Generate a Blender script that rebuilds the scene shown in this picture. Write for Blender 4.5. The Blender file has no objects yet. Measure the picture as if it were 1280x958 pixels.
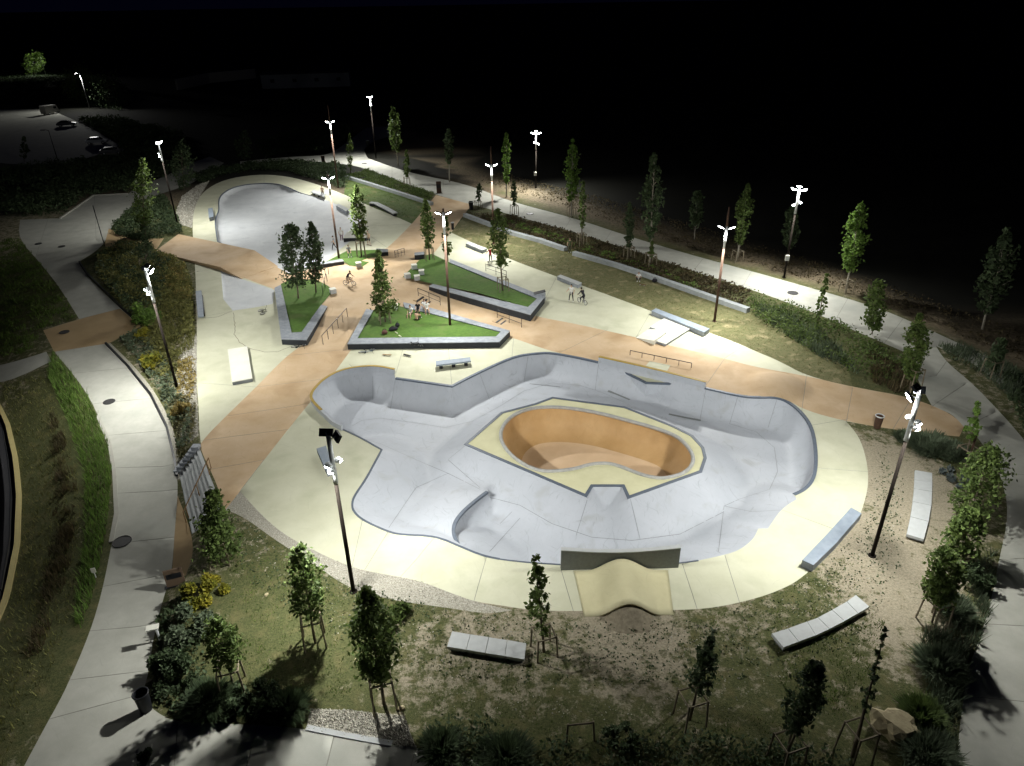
import bpy, bmesh, math, random
import numpy as np
from mathutils import Vector, Matrix
from mathutils.geometry import delaunay_2d_cdt

random.seed(7)
rng = np.random.default_rng(7)
scene = bpy.context.scene
COL = scene.collection

# ------------------------------------------------------------------ camera
CAM_H = 26.0
FPX = 889.0                     # focal length in photograph pixels (1280 wide)
PITCH = math.radians(28.3)
ROLL = math.radians(0.97)
F_ = Vector((0, math.cos(PITCH), -math.sin(PITCH)))
U0 = Vector((0, math.sin(PITCH), math.cos(PITCH)))
R0 = Vector((1, 0, 0))
R_ = R0 * math.cos(ROLL) - U0 * math.sin(ROLL)
U_ = U0 * math.cos(ROLL) + R0 * math.sin(ROLL)
CAM = Vector((0, 0, CAM_H))
cd = bpy.data.cameras.new('camera')
cam = bpy.data.objects.new('camera', cd)
COL.objects.link(cam)
cd.sensor_width = 36.0
cd.lens = FPX / 1280 * 36.0
cd.clip_start = 0.5
cd.clip_end = 9000
m = Matrix.Identity(4)
for i in range(3):
    m[i][0] = R_[i]; m[i][1] = U_[i]; m[i][2] = -F_[i]; m[i][3] = CAM[i]
cam.matrix_world = m
scene.camera = cam

# ------------------------------------------------------------------ night sky, exposure
w = bpy.data.worlds.new('World')
scene.world = w
w.use_nodes = True
nt = w.node_tree
bg = nt.nodes['Background']
sky = nt.nodes.new('ShaderNodeTexSky')
sky.sky_type = 'NISHITA'
sky.sun_disc = False
sky.sun_elevation = math.radians(-9)
sky.sun_rotation = math.radians(200)
mixs = nt.nodes.new('ShaderNodeMix'); mixs.data_type = 'RGBA'; mixs.blend_type = 'ADD'
mixs.inputs['Factor'].default_value = 1.0
mixs.inputs[7].default_value = (0.010, 0.012, 0.055, 1)
nt.links.new(sky.outputs[0], mixs.inputs[6])
nt.links.new(mixs.outputs[2], bg.inputs[0])
bg.inputs[1].default_value = 0.05
scene.view_settings.view_transform = 'Standard'
scene.view_settings.look = 'None'
scene.view_settings.exposure = 0.0
scene.view_settings.gamma = 1.0
scene.view_settings.use_curve_mapping = False
scene.cycles.max_bounces = 5
scene.cycles.diffuse_bounces = 3
scene.cycles.glossy_bounces = 2
scene.cycles.sample_clamp_indirect = 4.0
LAMP_W = 7400.0                 # watts of one floodlight head
LAMP_COL = (1.0, 0.995, 0.945)

# ------------------------------------------------------------------ pixel <-> world
def ray(u, v):
    return (F_ + R_ * ((u - 640) / FPX) + U_ * (-(v - 479) / FPX))

def atz(u, v, z=0.0):
    d = ray(u, v)
    if d.z > -0.004: d.z = -0.004
    t = (z - CAM_H) / d.z
    p = CAM + d * t
    return Vector((p.x, p.y, z))

def project(p):
    q = Vector(p) - CAM
    d = q.dot(F_)
    return 640 + FPX * q.dot(R_) / d, 479 - FPX * q.dot(U_) / d

def height_to(base, u, v):
    """height above base at which the vertical through base passes pixel row v"""
    lo, hi = 0.0, 25.0
    for _ in range(40):
        mid = (lo + hi) / 2
        if project((base.x, base.y, base.z + mid))[1] > v: lo = mid
        else: hi = mid
    return lo

def pxm(p):
    """photo pixels per metre at point p (across the view)"""
    return FPX / (Vector(p) - CAM).dot(F_)

# ------------------------------------------------------------------ terrain height
def _interp(pts):
    w_ = [atz(u, v) for u, v in pts]
    w_.sort(key=lambda p: p.y)
    return np.array([p.y for p in w_]), np.array([p.x for p in w_])
LY, LX = _interp([(236, 215), (240, 280), (246, 330), (247, 400), (248, 480), (250, 560), (279, 637), (262, 700), (245, 760), (250, 830), (275, 900), (330, 957)])
EY, EX = _interp([(20, 275), (24, 300), (56, 335), (77, 362), (68, 440), (85, 460), (110, 493), (138, 555), (146, 640), (128, 738), (83, 860), (30, 957)])
YA, YB = atz(100, 330).y, atz(200, 520).y
YC, YD = atz(200, 915).y, atz(200, 690).y
MND = atz(972, 483); HMP = atz(540, 690); PLZ = atz(452, 356)

def sst(t):
    t = np.clip(t, 0, 1)
    return t * t * (3 - 2 * t)

def Z(x, y):
    x = np.asarray(x, float); y = np.asarray(y, float)
    xl = np.interp(y, LY, LX); xe = np.interp(y, EY, EX)
    k = sst((YA - y) / (YA - YB))
    k = k * sst((y - YC) / (YD - YC))
    z = -1.05 * k * sst((xl - x) / 2.7)
    z = z - (1.7 * sst((xe - 0.6 - x) / 9.0)) * (0.25 + 0.75 * k) * (y < 120)
    z = z + 0.75 * np.clip(1 - ((x - MND.x) ** 2 + (y - MND.y) ** 2) / 2.5 ** 2, 0, 1) ** 1.3
    z = z + 0.28 * np.exp(-(((x - HMP.x) / 2.2) ** 2 + ((y - HMP.y) / 4.0) ** 2))
    dp = np.sqrt((x - PLZ.x) ** 2 + ((y - PLZ.y) * 0.8) ** 2)
    z = z + 0.45 * (1 - sst((dp - 5.0) / 6.0))
    return z

def Zf(x, y): return float(Z(x, y))

def G(u, v, dz=0.0):
    """pixel to the point on the terrain"""
    z = 0.0
    for _ in range(8):
        p = atz(u, v, z)
        z = 0.5 * z + 0.5 * (Zf(p.x, p.y)) if _ < 6 else Zf(p.x, p.y)
    p = atz(u, v, z); p.z = Zf(p.x, p.y) + dz
    return p

# ------------------------------------------------------------------ object helpers
def link(o, parent=None):
    COL.objects.link(o)
    if parent is not None: o.parent = parent
    return o

def tag(o, label=None, cat=None, group=None, kind=None):
    if label: o['label'] = label
    if cat: o['category'] = cat
    if group: o['group'] = group
    if kind: o['kind'] = kind
    return o

def empty(name, loc, rz=0.0, label=None, cat=None, group=None, kind=None):
    o = bpy.data.objects.new(name, None)
    o.empty_display_size = 0.3
    o.location = loc; o.rotation_euler = (0, 0, rz)
    link(o)
    return tag(o, label, cat, group, kind)

def meshobj(name, verts, faces, mat, parent=None, smooth=False, loc=None):
    me = bpy.data.meshes.new(name)
    me.from_pydata([tuple(v) for v in verts], [], [tuple(f) for f in faces])
    if mat is not None:
        for mm in (mat if isinstance(mat, (list, tuple)) else [mat]): me.materials.append(mm)
    if smooth:
        me.polygons.foreach_set('use_smooth', [True] * len(me.polygons))
    me.update()
    o = bpy.data.objects.new(name, me)
    if loc is not None: o.location = loc
    return link(o, parent)

def quadmesh(name, V, mat, parent=None, loc=None):
    """V: numpy (n,4,3) of separate quads"""
    n = len(V)
    me = bpy.data.meshes.new(name)
    me.vertices.add(n * 4); me.loops.add(n * 4); me.polygons.add(n)
    me.vertices.foreach_set('co', np.ascontiguousarray(V, dtype=np.float32).ravel())
    me.loops.foreach_set('vertex_index', np.arange(n * 4, dtype=np.int32))
    me.polygons.foreach_set('loop_start', np.arange(0, n * 4, 4, dtype=np.int32))
    me.polygons.foreach_set('loop_total', np.full(n, 4, dtype=np.int32))
    me.materials.append(mat)
    me.update(calc_edges=True); me.validate()
    o = bpy.data.objects.new(name, me)
    if loc is not None: o.location = loc
    return link(o, parent)

class MB:
    def __init__(s): s.v = []; s.f = []
    def add(s, vs, fs):
        k = len(s.v); s.v += [Vector(v) for v in vs]; s.f += [tuple(i + k for i in f) for f in fs]; return s
    def box(s, c, size, rz=0.0, M=None):
        sx, sy, sz = [a / 2 for a in size]
        vs = [Vector((x * sx, y * sy, z * sz)) for z in (-1, 1) for x, y in ((-1, -1), (1, -1), (1, 1), (-1, 1))]
        R = M if M is not None else Matrix.Rotation(rz, 3, 'Z')
        vs = [R @ v + Vector(c) for v in vs]
        return s.add(vs, [(3, 2, 1, 0), (4, 5, 6, 7), (0, 1, 5, 4), (1, 2, 6, 5), (2, 3, 7, 6), (3, 0, 4, 7)])
    def prism(s, poly, z0, z1):
        """poly: xy list counter-clockwise or not; z0, z1 numbers or lists"""
        n = len(poly)
        a = sum(poly[i][0] * poly[(i + 1) % n][1] - poly[(i + 1) % n][0] * poly[i][1] for i in range(n))
        z0 = z0 if hasattr(z0, '__len__') else [z0] * n
        z1 = z1 if hasattr(z1, '__len__') else [z1] * n
        idx = list(range(n)) if a > 0 else list(range(n))[::-1]
        vs = [(poly[i][0], poly[i][1], z0[i]) for i in idx] + [(poly[i][0], poly[i][1], z1[i]) for i in idx]
        fs = [tuple(range(n))[::-1], tuple(range(n, 2 * n))] + [(i, (i + 1) % n, n + (i + 1) % n, n + i) for i in range(n)]
        return s.add(vs, fs)
    def tube(s, pts, r, seg=6, caps=True):
        pts = [Vector(p) for p in pts]
        rs = r if hasattr(r, '__len__') else [r] * len(pts)
        k = len(s.v); prev = None
        for i, p in enumerate(pts):
            d = (pts[min(i + 1, len(pts) - 1)] - pts[max(i - 1, 0)]).normalized()
            if prev is None:
                a = Vector((0, 0, 1)) if abs(d.z) < 0.9 else Vector((1, 0, 0))
                e1 = d.cross(a).normalized()
            else:
                e1 = (prev - d * prev.dot(d)).normalized()
            prev = e1; e2 = d.cross(e1)
            for j in range(seg):
                t = 2 * math.pi * j / seg
                s.v.append(p + (e1 * math.cos(t) + e2 * math.sin(t)) * rs[i])
        for i in range(len(pts) - 1):
            for j in range(seg):
                a = k + i * seg + j; b = k + i * seg + (j + 1) % seg
                s.f.append((a, b, b + seg, a + seg))
        if caps:
            s.f.append(tuple(k + j for j in range(seg))[::-1])
            s.f.append(tuple(k + (len(pts) - 1) * seg + j for j in range(seg)))
        return s
    def ring(s, c, ax, R, r, n=20, seg=5):
        c = Vector(c); ax = Vector(ax).normalized()
        a = ax.orthogonal().normalized(); b = ax.cross(a)
        k = len(s.v)
        for i in range(n):
            t = 2 * math.pi * i / n; o = a * math.cos(t) + b * math.sin(t)
            for j in range(seg):
                q = 2 * math.pi * j / seg
                s.v.append(c + o * (R + r * math.cos(q)) + ax * (r * math.sin(q)))
        for i in range(n):
            for j in range(seg):
                a_ = k + i * seg + j; b_ = k + i * seg + (j + 1) % seg
                c_ = k + ((i + 1) % n) * seg + (j + 1) % seg; d_ = k + ((i + 1) % n) * seg + j
                s.f.append((a_, b_, c_, d_))
        return s
    def blob(s, c, r, sub=2, fn=None):
        bm = bmesh.new(); bmesh.ops.create_icosphere(bm, subdivisions=sub, radius=1)
        rr = Vector(r) if hasattr(r, '__len__') else Vector((r, r, r))
        vs = []
        for v in bm.verts:
            p = v.co.copy()
            if fn: p = fn(p)
            vs.append(Vector((p.x * rr.x, p.y * rr.y, p.z * rr.z)) + Vector(c))
        bm.verts.index_update()
        fs = [tuple(v.index for v in f.verts) for f in bm.faces]
        bm.free()
        return s.add(vs, fs)
    def build(s, name, mat, parent=None, smooth=False, loc=None):
        return meshobj(name, s.v, s.f, mat, parent, smooth, loc)

# ------------------------------------------------------------------ materials
MATS = {}
def mat(name, col, rough=0.85, var=0.12, scale=3.0, bump=0.0, bscale=60.0, col2=None, metal=0.0, spec=0.3, stain=None, island=0.0, scuff=None):
    m = bpy.data.materials.new(name); m.use_nodes = True
    n = m.node_tree.nodes; L = m.node_tree.links
    b = n['Principled BSDF']
    b.inputs['Roughness'].default_value = rough
    b.inputs['Metallic'].default_value = metal
    b.inputs['Specular IOR Level'].default_value = spec
    tc = n.new('ShaderNodeTexCoord')
    if col2 is None: col2 = tuple(c * (1 - var) for c in col)
    nz = n.new('ShaderNodeTexNoise'); nz.inputs['Scale'].default_value = scale; nz.inputs['Detail'].default_value = 8
    nz.inputs['Roughness'].default_value = 0.65
    L.new(tc.outputs['Object'], nz.inputs['Vector'])
    rp = n.new('ShaderNodeValToRGB')
    rp.color_ramp.elements[0].position = 0.32; rp.color_ramp.elements[1].position = 0.68
    rp.color_ramp.elements[0].color = (*col2, 1); rp.color_ramp.elements[1].color = (*col, 1)
    L.new(nz.outputs['Fac'], rp.inputs['Fac'])
    out = rp.outputs['Color']
    if stain:
        s_ = n.new('ShaderNodeTexNoise'); s_.inputs['Scale'].default_value = stain[0]; s_.inputs['Detail'].default_value = 6
        s_.inputs['Distortion'].default_value = 0.3
        L.new(tc.outputs['Object'], s_.inputs['Vector'])
        r2 = n.new('ShaderNodeValToRGB')
        r2.color_ramp.elements[0].position = stain[1]; r2.color_ramp.elements[1].position = stain[2]
        r2.color_ramp.elements[0].color = (0, 0, 0, 1); r2.color_ramp.elements[1].color = (1, 1, 1, 1)
        L.new(s_.outputs['Fac'], r2.inputs['Fac'])
        mx = n.new('ShaderNodeMix'); mx.data_type = 'RGBA'
        mx.inputs[7].default_value = (*stain[3], 1)
        L.new(r2.outputs['Color'], mx.inputs['Factor']); L.new(out, mx.inputs[6])
        out = mx.outputs[2]
    if scuff:
        for rot, sc in ((0.5, (0.55, 7.0, 1)), (2.1, (0.7, 9.0, 1)), (1.25, (0.4, 6.0, 1))):
            mp_ = n.new('ShaderNodeMapping'); mp_.inputs['Rotation'].default_value = (0, 0, rot); 
            nw = n.new('ShaderNodeTexNoise'); nw.inputs['Scale'].default_value = 0.35
            L.new(tc.outputs['Object'], nw.inputs['Vector'])
            L.new(tc.outputs['Object'], mp_.inputs['Vector'])
            vm = n.new('ShaderNodeVectorMath'); vm.operation = 'MULTIPLY_ADD'; vm.inputs[1].default_value = (2.2, 2.2, 0)
            L.new(nw.outputs['Color'], vm.inputs[0]); L.new(mp_.outputs[0], vm.inputs[2])
            vs_ = n.new('ShaderNodeVectorMath'); vs_.operation = 'MULTIPLY'; vs_.inputs[1].default_value = sc
            L.new(vm.outputs[0], vs_.inputs[0])
            ns = n.new('ShaderNodeTexNoise'); ns.inputs['Scale'].default_value = 1.0; ns.inputs['Detail'].default_value = 5; ns.inputs['Roughness'].default_value = .7
            L.new(vs_.outputs[0], ns.inputs['Vector'])
            r3 = n.new('ShaderNodeMapRange'); r3.inputs['From Min'].default_value = .60; r3.inputs['From Max'].default_value = .74; r3.inputs['To Max'].default_value = scuff[0]
            L.new(ns.outputs['Fac'], r3.inputs['Value'])
            mx = n.new('ShaderNodeMix'); mx.data_type = 'RGBA'; mx.inputs[7].default_value = (*scuff[1], 1)
            L.new(r3.outputs[0], mx.inputs['Factor']); L.new(out, mx.inputs[6]); out = mx.outputs[2]
    if island:
        g = n.new('ShaderNodeNewGeometry')
        mr = n.new('ShaderNodeMapRange'); mr.inputs['To Min'].default_value = 1 - island; mr.inputs['To Max'].default_value = 1 + island
        L.new(g.outputs['Random Per Island'], mr.inputs['Value'])
        mx = n.new('ShaderNodeMix'); mx.data_type = 'RGBA'; mx.blend_type = 'MULTIPLY'; mx.inputs['Factor'].default_value = 1
        L.new(out, mx.inputs[6]); L.new(mr.outputs[0], mx.inputs[7])
        out = mx.outputs[2]
    L.new(out, b.inputs['Base Color'])
    if bump:
        nb = n.new('ShaderNodeTexNoise'); nb.inputs['Scale'].default_value = bscale; nb.inputs['Detail'].default_value = 4
        L.new(tc.outputs['Object'], nb.inputs['Vector'])
        bp = n.new('ShaderNodeBump'); bp.inputs['Strength'].default_value = bump; bp.inputs['Distance'].default_value = 0.03
        L.new(nb.outputs['Fac'], bp.inputs['Height']); L.new(bp.outputs[0], b.inputs['Normal'])
    MATS[name] = m
    return m

def emit(name, col, s):
    m = bpy.data.materials.new(name); m.use_nodes = True
    b = m.node_tree.nodes['Principled BSDF']
    b.inputs['Base Color'].default_value = (0.8, 0.8, 0.8, 1)
    b.inputs['Emission Color'].default_value = (*col, 1); b.inputs['Emission Strength'].default_value = s
    return m

cream = mat('cream_concrete', (0.60, 0.60, 0.46), 0.8, scale=0.5, col2=(0.52, 0.52, 0.38), stain=(0.35, 0.56, 0.74, (0.46, 0.47, 0.33)), bump=0.06, scuff=(.32, (.34, .34, .25)))
cream_warm = mat('warm_cream_concrete', (0.62, 0.58, 0.37), 0.8, scale=0.6, col2=(0.54, 0.50, 0.31), scuff=(.3, (.36, .33, .22)), bump=0.06)
grey = mat('smooth_grey_concrete', (0.475, 0.50, 0.545), 0.55, scale=0.35, col2=(0.42, 0.445, 0.485), stain=(0.8, 0.60, 0.74, (0.40, 0.415, 0.435)), bump=0.04, bscale=12, scuff=(.5, (.20, .215, .235)))
grey_light = mat('pale_grey_concrete', (0.60, 0.62, 0.63), 0.6, scale=0.5, col2=(0.50, 0.52, 0.54), stain=(0.7, 0.62, 0.75, (0.44, 0.46, 0.48)), bump=0.04, bscale=12, scuff=(.4, (.28, .3, .32)))
orange = mat('orange_concrete', (0.60, 0.455, 0.30), 0.8, scale=0.35, col2=(0.50, 0.35, 0.20), stain=(0.25, 0.52, 0.75, (0.38, 0.255, 0.135)), bump=0.06, scuff=(.4, (.30, .20, .11)))
pool = mat('orange_pool_plaster', (0.52, 0.335, 0.155), 0.6, scale=0.6, col2=(0.44, 0.27, 0.115), stain=(0.35, 0.55, 0.8, (0.38, 0.225, 0.085)), scuff=(.25, (.30, .18, .08)), bump=0.05, bscale=8)
pool_floor = mat('pale_orange_plaster', (0.66, 0.48, 0.31), 0.6, scale=0.6, col2=(0.58, 0.41, 0.25), bump=0.05)
pathm = mat('path_concrete', (0.50, 0.50, 0.445), 0.85, scale=0.7, col2=(0.40, 0.40, 0.35), stain=(0.2, 0.55, 0.75, (0.36, 0.37, 0.33)), bump=0.15, bscale=30, scuff=(.3, (.30, .30, .27)))
patch_o = mat('ochre_path_concrete', (0.46, 0.33, 0.18), 0.85, scale=0.5, col2=(0.37, 0.26, 0.13), bump=0.1)
jointm = mat('joint_filler', (0.30, 0.30, 0.26), 0.9)
wall_dark = mat('dark_slate_face', (0.03, 0.035, 0.042), 0.7, scale=2.5, var=.3)
steel = mat('blue_steel_coping', (0.115, 0.14, 0.18), 0.5, var=0.25, scale=4)
ochre_edge = mat('ochre_coping', (0.42, 0.29, 0.06), 0.6, var=0.25, scale=4)
pale_edge = mat('grey_pool_coping', (0.42, 0.42, 0.40), 0.6, var=0.25, scale=4)
asphalt = mat('asphalt', (0.05, 0.05, 0.055), 0.9, bump=0.3)
kerbm = mat('kerb_concrete', (0.42, 0.41, 0.36), 0.85, scale=2)
ledge_top = mat('blue_grey_concrete', (0.27, 0.315, 0.37), 0.6, scale=2.0, col2=(0.20, 0.24, 0.29))
planterm = mat('slate_concrete', (0.33, 0.355, 0.385), 0.7, scale=2.2, col2=(0.20, 0.22, 0.25))
seat_grey = mat('grey_seat_wall', (0.36, 0.385, 0.39), 0.8, scale=2, col2=(0.27, 0.29, 0.295))
white_pad = mat('white_concrete', (0.70, 0.70, 0.62), 0.75, scale=1.0)
slabm = mat('bench_concrete', (0.50, 0.52, 0.52), 0.8, scale=3, bump=0.1)
turf = mat('artificial_turf', (0.088, 0.165, 0.028), 0.95, scale=3.0, col2=(0.056, 0.115, 0.02), stain=(0.7, .52, .72, (.10, .145, .04)), bump=0.7, bscale=45)
darkwall = mat('dark_steel_panel', (0.22, 0.235, 0.235), 0.55, scale=6, var=0.2)
corten = mat('corten_steel', (0.085, 0.045, 0.027), 0.75, scale=6, col2=(0.045, 0.027, 0.019))
pole_brown = mat('dark_brown_paint', (0.017, 0.0135, 0.011), 0.9, scale=5, var=.3, spec=.08)
bark_pale = mat('pale_bark', (0.36, 0.33, 0.27), 0.95, scale=12, var=.4)
galv = mat('galvanised_steel', (0.70, 0.72, 0.72), 0.45, metal=0.1)
black = mat('black_metal', (0.012, 0.013, 0.016), 0.5)
railm = mat('dark_rail_steel', (0.03, 0.03, 0.035), 0.45, metal=0.5)
woodm = mat('weathered_stake_wood', (0.27, 0.23, 0.16), 0.9, scale=9, var=0.35)
bark = mat('bark', (0.17, 0.14, 0.10), 0.95, scale=12, var=0.4, bump=0.5)
rock = mat('limestone_boulder', (0.50, 0.43, 0.27), 0.9, scale=2.5, col2=(0.33, 0.28, 0.17), bump=0.5, bscale=10)
lens = emit('lit_lens', (0.95, 1.0, 0.97), 60.0)
def leafmat(name, c1, c2):
    m = mat(name, c1, 0.7, col2=c2, scale=1.3, spec=0.25, island=0.45)
    n = m.node_tree.nodes; L = m.node_tree.links; b = n['Principled BSDF']; out = n['Material Output']
    t = n.new('ShaderNodeBsdfTranslucent'); mx = n.new('ShaderNodeMixShader'); mx.inputs[0].default_value = 0.35
    L.new(b.inputs['Base Color'].links[0].from_socket, t.inputs['Color'])
    L.new(b.outputs[0], mx.inputs[1]); L.new(t.outputs[0], mx.inputs[2]); L.new(mx.outputs[0], out.inputs['Surface'])
    return m
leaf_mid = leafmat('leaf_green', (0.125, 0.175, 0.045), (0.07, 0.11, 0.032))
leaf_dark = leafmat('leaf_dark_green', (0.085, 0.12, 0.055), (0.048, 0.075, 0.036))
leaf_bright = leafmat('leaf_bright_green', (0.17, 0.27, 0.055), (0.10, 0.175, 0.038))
leaf_yel = leafmat('leaf_yellow_flower', (0.36, 0.30, 0.03), (0.10, 0.14, 0.025))
leaf_gold = leafmat('dry_golden_leaf', (0.38, 0.30, 0.10), (0.21, 0.17, 0.06))
leaf_grey = leafmat('leaf_grey_green', (0.15, 0.185, 0.115), (0.08, 0.11, 0.065))
leaf_olive = leafmat('leaf_olive', (0.24, 0.235, 0.075), (0.125, 0.13, 0.045))
leaf_blue = leafmat('leaf_blue_grey', (0.14, 0.165, 0.16), (0.08, 0.10, 0.10))
grassm = leafmat('grass_blade_green', (0.13, 0.20, 0.035), (0.075, 0.125, 0.025))
drym = leafmat('dry_stalk', (0.20, 0.17, 0.085), (0.11, 0.095, 0.045))
brownm = leafmat('brown_ground_plants', (0.12, 0.09, 0.045), (0.06, 0.055, 0.028))

def groundmat():
    m = bpy.data.materials.new('patchy_ground'); m.use_nodes = True
    n = m.node_tree.nodes; L = m.node_tree.links; b = n['Principled BSDF']
    b.inputs['Roughness'].default_value = 0.95; b.inputs['Specular IOR Level'].default_value = 0.15
    tc = n.new('ShaderNodeTexCoord')
    at = n.new('ShaderNodeAttribute'); at.attribute_name = 'veg'
    ad = n.new('ShaderNodeAttribute'); ad.attribute_name = 'dry'  # low values: brown soil; high values: painted fade into darkness
    def noise(s, d=8, r=0.65):
        q = n.new('ShaderNodeTexNoise'); q.inputs['Scale'].default_value = s; q.inputs['Detail'].default_value = d; q.inputs['Roughness'].default_value = r
        L.new(tc.outputs['Object'], q.inputs['Vector']); return q.outputs['Fac']
    def mix(f, a, c):
        q = n.new('ShaderNodeMix'); q.data_type = 'RGBA'
        for s, i in ((f, 'Factor'), (a, 6), (c, 7)):
            if isinstance(s, tuple): q.inputs[i].default_value = (*s, 1)
            else: L.new(s, q.inputs[i])
        return q.outputs[2]
    def ramp(f, a, c):
        q = n.new('ShaderNodeMapRange'); q.inputs['From Min'].default_value = a; q.inputs['From Max'].default_value = c
        L.new(f, q.inputs['Value']); return q.outputs[0]
    def math_(op, a, c):
        q = n.new('ShaderNodeMath'); q.operation = op
        for s, i in ((a, 0), (c, 1)):
            if isinstance(s, float): q.inputs[i].default_value = s
            else: L.new(s, q.inputs[i])
        return q.outputs[0]
    sand = mix(ramp(noise(9), 0.35, 0.65), (0.25, 0.215, 0.15), (0.42, 0.375, 0.28))
    sand = mix(ramp(noise(40, 3), 0.62, 0.70), sand, (0.50, 0.48, 0.41))
    sand = mix(ramp(noise(28, 3), 0.63, 0.72), sand, (0.16, 0.14, 0.09))
    green = mix(ramp(noise(9), 0.35, 0.65), (0.05, 0.062, 0.022), (0.125, 0.13, 0.055))
    green = mix(ramp(noise(1.3), 0.5, 0.7), green, (0.155, 0.14, 0.065))
    brown = mix(ramp(noise(3), 0.35, 0.65), (0.09, 0.072, 0.046), (0.26, 0.21, 0.14))
    f = math_('ADD', math_('MULTIPLY', math_('SUBTRACT', noise(1.5, 14, 0.80), 0.5), 3.0), at.outputs['Fac'])
    c = mix(ramp(f, 0.36, 0.64), sand, green)
    c = mix(ramp(noise(5, 6, .8), 0.60, 0.68), c, (0.06, 0.058, 0.03))
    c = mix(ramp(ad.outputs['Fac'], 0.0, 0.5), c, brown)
    c = mix(ramp(ad.outputs['Fac'], 0.5, 1.0), c, (0.012, 0.012, 0.009))  # near-black colour stands for the lamplight running out beyond the path
    L.new(c, b.inputs['Base Color'])
    bp = n.new('ShaderNodeBump'); bp.inputs['Strength'].default_value = 0.8; bp.inputs['Distance'].default_value = 0.05
    L.new(noise(22, 6), bp.inputs['Height']); L.new(bp.outputs[0], b.inputs['Normal'])
    return m
groundm = groundmat()
lawn_g = mat('lawn_green', (0.10, 0.145, 0.035), 0.95, scale=3.0, col2=(0.06, 0.095, 0.022), stain=(0.5, 0.55, 0.7, (0.15, 0.15, 0.055)), bump=0.8, bscale=30)
lawn_d = mat('lawn_dry', (0.175, 0.16, 0.075), 0.95, scale=3.0, col2=(0.095, 0.105, 0.04), stain=(0.9, 0.55, 0.68, (0.26, 0.225, 0.12)), bump=0.8, bscale=30)
gravel = mat('pale_gravel', (0.52, 0.50, 0.43), 0.9, scale=14.0, col2=(0.19, 0.175, 0.135), bump=0.9, bscale=18)
# ------------------------------------------------------------------ outlines traced on the ground
PARK = [(248, 505), (246, 480), (246, 400), (244, 330), (240, 285), (243, 258), (254, 239), (280, 224.5), (320, 218), (358, 220), (395, 230), (430, 243), (460, 257), (497, 272), (515, 280), (530, 262), (545, 244), (590, 256), (575, 275), (564, 291), (600, 308), (639, 325), (696, 346), (755, 367), (814, 389), (886, 416), (920, 428), (946, 440), (973, 451), (1008, 470), (1066, 484), (1140, 497), (1191, 518), (1205, 534), (1199, 546), (1160, 542), (1116, 537), (1058, 527), (1074, 546), (1083, 573), (1086, 600), (1082, 624), (1072, 652), (1050, 680), (1030, 697), (1012, 714), (993, 729), (967, 741), (940, 749.5), (906, 757.5), (872, 762), (826, 763), (770, 764), (732, 764), (693, 764), (658, 762), (626, 757), (592, 752), (560, 740), (528, 727.5), (498, 721), (453, 713), (427, 704), (400, 692), (363, 673), (342, 658), (322, 639), (300, 614), (281, 638), (271, 604), (250, 562)]
ORANGE = [(250, 562), (271, 604), (281, 638), (300, 614), (360, 537), (386, 505), (413, 473), (440, 436), (480, 433), (560, 431), (642, 423), (682, 437), (700, 441.5), (720, 446), (748, 452), (815, 466), (882, 483.5), (928, 495), (949, 496), (970, 495.5), (986, 501), (1009, 514), (1058, 527), (1116, 537), (1160, 542), (1199, 546), (1205, 534), (1191, 518), (1140, 497), (1066, 484), (1008, 470), (944, 459), (906, 448.5), (850, 435), (795, 422), (720, 405), (670, 396), (640, 385), (560, 335), (540, 319), (564, 291), (575, 275), (590, 256), (545, 244), (530, 262), (515, 280), (485, 310), (470, 318), (434, 330), (403, 331), (380, 339), (345, 331), (322, 316), (298, 345), (330, 357), (345, 362), (380, 400), (383, 428), (358, 445), (320, 484), (252, 550)]
BOWL = [(390.6, 500, 'q'), (394.6, 492, 'q'), (408, 478.5, 'q'), (426.6, 469, 'q'), (448, 464.5, 'q'), (472, 463.5, 'q'), (493, 468, 'q'), (494.5, 473, 'q'), (530, 478, 'q'), (565, 483, 'q'), (586, 472, 'q'), (626, 453, 'q'), (647.5, 445, 'q'), (669, 442, 'q'), (688, 441, 'q'), (720, 446.7, 'q'), (748, 453, 'q'), (815, 468, 'q'), (881, 485, 'q'), (928, 496, 'q'), (949, 497, 'q'), (970, 496.5, 'q'), (986, 502.6, 'q'), (1002, 516, 'q'), (1013, 532, 'q'), (1018, 552, 'q'), (1019.6, 581, 'q'), (1015.6, 600, 'q'), (1005, 612, 'q'), (991.7, 618, 'b'), (996, 624, 'b'), (976, 637, 'b'), (960, 661, 'b'), (948, 661, 'b'), (942, 674, 'b'), (926, 687, 'b'), (906, 694, 'b'), (853, 705, 'q'), (775, 709, 'q'), (701, 706, 'q'), (653, 703, 'q'), (607.7, 697, 'q'), (573, 682.5, 'b'), (545, 670.5, 'b'), (501, 668.7, 'b'), (485, 665, 'b'), (453, 650.6, 'b'), (441, 638.6, 'b'), (440, 629, 'b'), (443, 619.7, 'b'), (457, 600, 'b'), (477, 562.5, 'b'), (446.5, 545, 'q'), (418.6, 533, 'q'), (410, 524, 'q'), (400, 515, 'q'), (392, 506, 'q')]
ISLAND = [(580.8, 555.8), (626.6, 516), (669, 505), (690.5, 497), (781, 509), (842, 533), (866, 545), (879.5, 560), (882.7, 573), (877, 590), (785, 623), (778, 608), (741, 608), (733, 621)]
RIDGE = [(609, 614.6), (599, 622), (589, 630), (579, 639), (571.5, 648), (567.5, 656), (566.5, 664), (568, 672), (573, 681)]
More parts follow.
